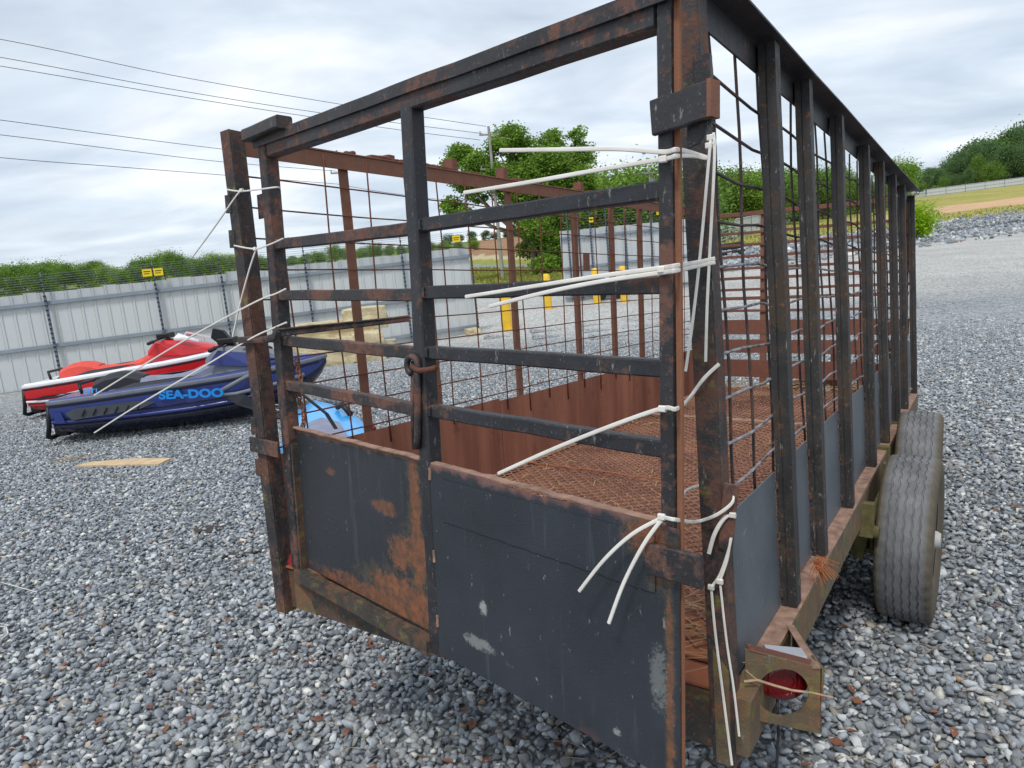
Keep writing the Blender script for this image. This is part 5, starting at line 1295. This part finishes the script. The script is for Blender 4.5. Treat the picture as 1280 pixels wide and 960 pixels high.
SKY = dict(low='ski_sky', side='ski_sky', strake='ski_sky', bumper='ski_sky', deck='ski_sky', seat='ski_grey', seat2='ski_grey', seatbase='ski_dark', hood='ski_sky', hood2='ski_sky', mirror='ski_dark', sponson=False, accent2='ski_white')
a, yw, Ln = place((70, 560), (330, 530))
s_ = 1.02
nv = Vector((-math.sin(yw), math.cos(yw), 0))
blue = jet_ski(tuple(a+nv*.52+Vector((0, 0, .02))), yw, BLUE, 'dark blue and grey jet ski lying on the gravel nearest the trailer', ('SEA-DOO', .14, 'ski_cyan', (1.36, -.592, .472, 0, .25), rad(-4.5)), rad(.3), 0, s_)
tx = bpy.data.curves.new('badge', 'FONT'); tx.body = 'GTI'; tx.size = .075; tx.extrude = .002; tx.offset = .0005
to = bpy.data.objects.new('tmp', tx); C.objects.link(to); dg = bpy.context.evaluated_depsgraph_get(); dg.update(); me = bpy.data.meshes.new_from_object(to.evaluated_get(dg)); bpy.data.objects.remove(to); me.materials.clear(); me.materials.append(MAT['ski_cyan'])
bo = bpy.data.objects.new('rear_lettering', me); C.objects.link(bo); bo.parent = blue; bo.matrix_local = Matrix.Translation((.42, -.475, .612)) @ Matrix.Rotation(rad(-4), 4, 'Y') @ Matrix.Rotation(rad(62), 4, 'X') @ Matrix.Scale(1.5, 4, (1, 0, 0))
# tow rope with bow loop and chain on the blue one
cc = MB(); cc.tube([(2.5, -.50, .66), (2.35, -.58, .60), (2.12, -.62, .50), (2.1, -.62, .44), (2.3, -.6, .44), (2.8, -.45, .5), (3.1, -.3, .56)], .026, 8)
ob = cc.build('fender_hose', 'ski_grey', blue, 'all')
ck = MB().tube([(2.2, -.60, .44), (2.45, -.60, .32), (2.75, -.52, .16), (3.0, -.45, .1)], .012, 6).tube([(2.3, -.61, .42), (2.55, -.60, .28), (2.9, -.5, .2)], .009, 6).build('tie_rope', 'hub_white', blue, 'all')
MB().prism([(2.12, -.60, .44), (2.3, -.62, .30), (2.55, -.6, .18), (2.62, -.58, .2), (2.4, -.6, .42)], (0, -.02, 0)).build('dark_net', 'ski_dark', blue)
MB().prism([(2.02, -.10, 1.06), (2.22, -.08, 1.02), (2.10, -.09, 1.22), (1.98, -.1, 1.26), (1.94, -.1, 1.14)], (0, .1, 0)).build('throttle_pod', 'ski_black', blue)
a, yw, Ln = place((38, 526), (215, 508))
nv = Vector((-math.sin(yw), math.cos(yw), 0))
jet_ski(tuple(a+nv*.5+Vector((0, 0, .0))), yw+.02, RED, 'red and white jet ski lying behind the dark blue one', None, rad(-1), 0, 1.02)
def low_craft():
    st_ = W(418, 480, 5.1); bw = W(388, 480, 7.7); st_.z = bw.z = 0; d = bw-st_; yaw = math.atan2(d.y, d.x); Ln = d.length
    o = empty('watercraft', tuple(st_)); o.rotation_euler = (0, 0, yaw); tag(o, 'bright sky blue open watercraft half hidden behind the left end of the gate', 'watercraft')
    secs = []
    for k, (t, w, h) in enumerate(((0, .34, .34), (.2, .42, .36), (.5, .44, .38), (.75, .40, .42), (.9, .30, .45), (.97, .17, .44), (1, .04, .40))):
        x = t*Ln; secs.append([(x, -w*.9, .10+.2*max(0, t-.8)), (x, -w, .24), (x, -w*.93, h*.82), (x, -w*.55, h), (x, 0, h+.05*(t > .7)), (x, w*.55, h), (x, w*.93, h*.82), (x, w, .24), (x, w*.9, .10+.2*max(0, t-.8)), (x, 0, .02+.25*max(0, t-.8))])
    loft(MB(), secs).build('hull', 'ski_sky', o, True)
    rows = []
    for x, w, h in ((.4, .15, .38), (.7, .16, .42), (Ln*.55, .16, .44), (Ln*.66, .15, .44), (Ln*.70, .12, .41)): rows.append([(x, -w, .3), (x, -w*.9, h-.03), (x, 0, h), (x, w*.9, h-.03), (x, w, .3)])
    loft(MB(), rows).build('seat', 'ski_seat_grey', o, True)
    MB().prism([(Ln*.80, -.16, .41), (Ln*.90, -.05, .45), (Ln*.84, .12, .44)], (0, 0, .02)).build('dark_vent', 'ski_navy', o)
    MB().tube([(Ln*.7, -.30, .40), (Ln*.74, -.24, .50), (Ln*.78, -.20, .46)], .03, 8).build('handle', 'ski_black', o, 'all')
    MB().tube([(Ln*.55, -.45, .30), (Ln*.6, -.44, .34)], .03, 8).build('red_cap', 'red_paint', o, 'all')
low_craft()
# ------------------------------------------------------------------ loose bits on the gravel
def board():
    a, b = G(94, 586), G(199, 584); d = (b-a); w = Vector((-d.y, d.x, 0)).normalized()*.25
    o = MB().prism([a+Vector((0, 0, .012)), a.lerp(b, .5)+Vector((0, 0, .012)), b+Vector((0, 0, .012)), b+w*.9-d*.03+Vector((0, 0, .012)), a.lerp(b, .55)+w+Vector((0, 0, .012)), a+w*.6+d*.06+Vector((0, 0, .012))], (0, 0, .024)).build('wooden_board', 'plank_wood', None)
    tag(o, 'broken pale wooden board lying on the gravel below the blue jet ski', 'board')
board()
def scatter():
    rg = random.Random(21); mb = MB()
    for k in range(300):
        px, py = rg.uniform(-100, 1350), rg.uniform(500, 990)
        p = G(px, py, .022); a = rg.uniform(0, 6.28); l = rg.uniform(.012, .034); q = rg.uniform(.3, .6)
        d = Vector((math.cos(a), math.sin(a), rg.uniform(-.2, .3)))*l; s = Vector((-math.sin(a), math.cos(a), rg.uniform(-.2, .5)))*l*q
        mb.add([p-d, p-s+Vector((0, 0, .004)), p+d, p+s+Vector((0, 0, .004))], [(0, 1, 2), (0, 2, 3)])
    tag(mb.build('dead_leaves', 'dead_leaf', None), 'small rusty brown leaves scattered among the stones', 'leaves', kind='stuff')
    mb = MB()
    for k in range(160):
        px, py = rg.uniform(-100, 1350), rg.uniform(560, 990); p = G(px, py, .028); a = rg.uniform(0, 3.14); l = rg.uniform(.02, .07)
        mb.tube([p-Vector((math.cos(a), math.sin(a), 0))*l, p+Vector((0, 0, .008)), p+Vector((math.cos(a+.3), math.sin(a+.3), 0))*l], .0012, 4)
    for k in range(10):
        p = G(rg.uniform(75, 112), rg.uniform(570, 578), .02); l = rg.uniform(.05, .2)
        mb.tube([p-Vector((l, .03, 0)), p+Vector((0, 0, .02)), p+Vector((l, .06, 0))], .0018, 4)
    tag(mb.build('dry_stems', 'straw', None), 'thin dry stems and twigs lying between the stones', 'stems', kind='stuff')
    # dark wet patches where the stone is thin
    for px, py, rx, ry, lab in ((262, 659, .17, .09, 'dark bare earth patch left of the gate'), (300, 690, .12, .05, 'smaller brown patch of bare earth close to the corner post'), (72, 634, .1, .05, 'small dark patch far left below the board'), (738, 930, 0, 0, '')):
        if not rx: continue
        p = G(px, py, .022); mb = MB(); n = 22
        ring = [p+Vector((rx*math.cos(t)*(1+.35*pnoise(Vector((math.cos(t)*2, math.sin(t)*2, px)))), ry*math.sin(t)*(1+.5*pnoise(Vector((math.sin(t)*3, math.cos(t)*3, px+3)))), rg.uniform(-.006, .0))) for t in np.linspace(0, 6.283, n, False)]
        mb.add([p+Vector((0, 0, .004))]+ring, [(0, i+1, (i+1) % n+1) for i in range(n)]); o = mb.build('bare_earth', 'wet_earth', None); o['kind'] = 'stuff'; o['label'] = lab
    for (pts, lab) in (([(2, 728), (20, 733), (46, 740)], 'short white plastic strand on the gravel at the left edge'), ([(-6, 782), (8, 784), (10, 792), (2, 799)], 'curled white plastic strand just below the straight one')):
        P = [G(x, y, .03) for x, y in pts]; o = MB().tube(P, .0025, 5).build('plastic_strand', 'white_plastic', None, 'all'); tag(o, lab, 'strand')
scatter()
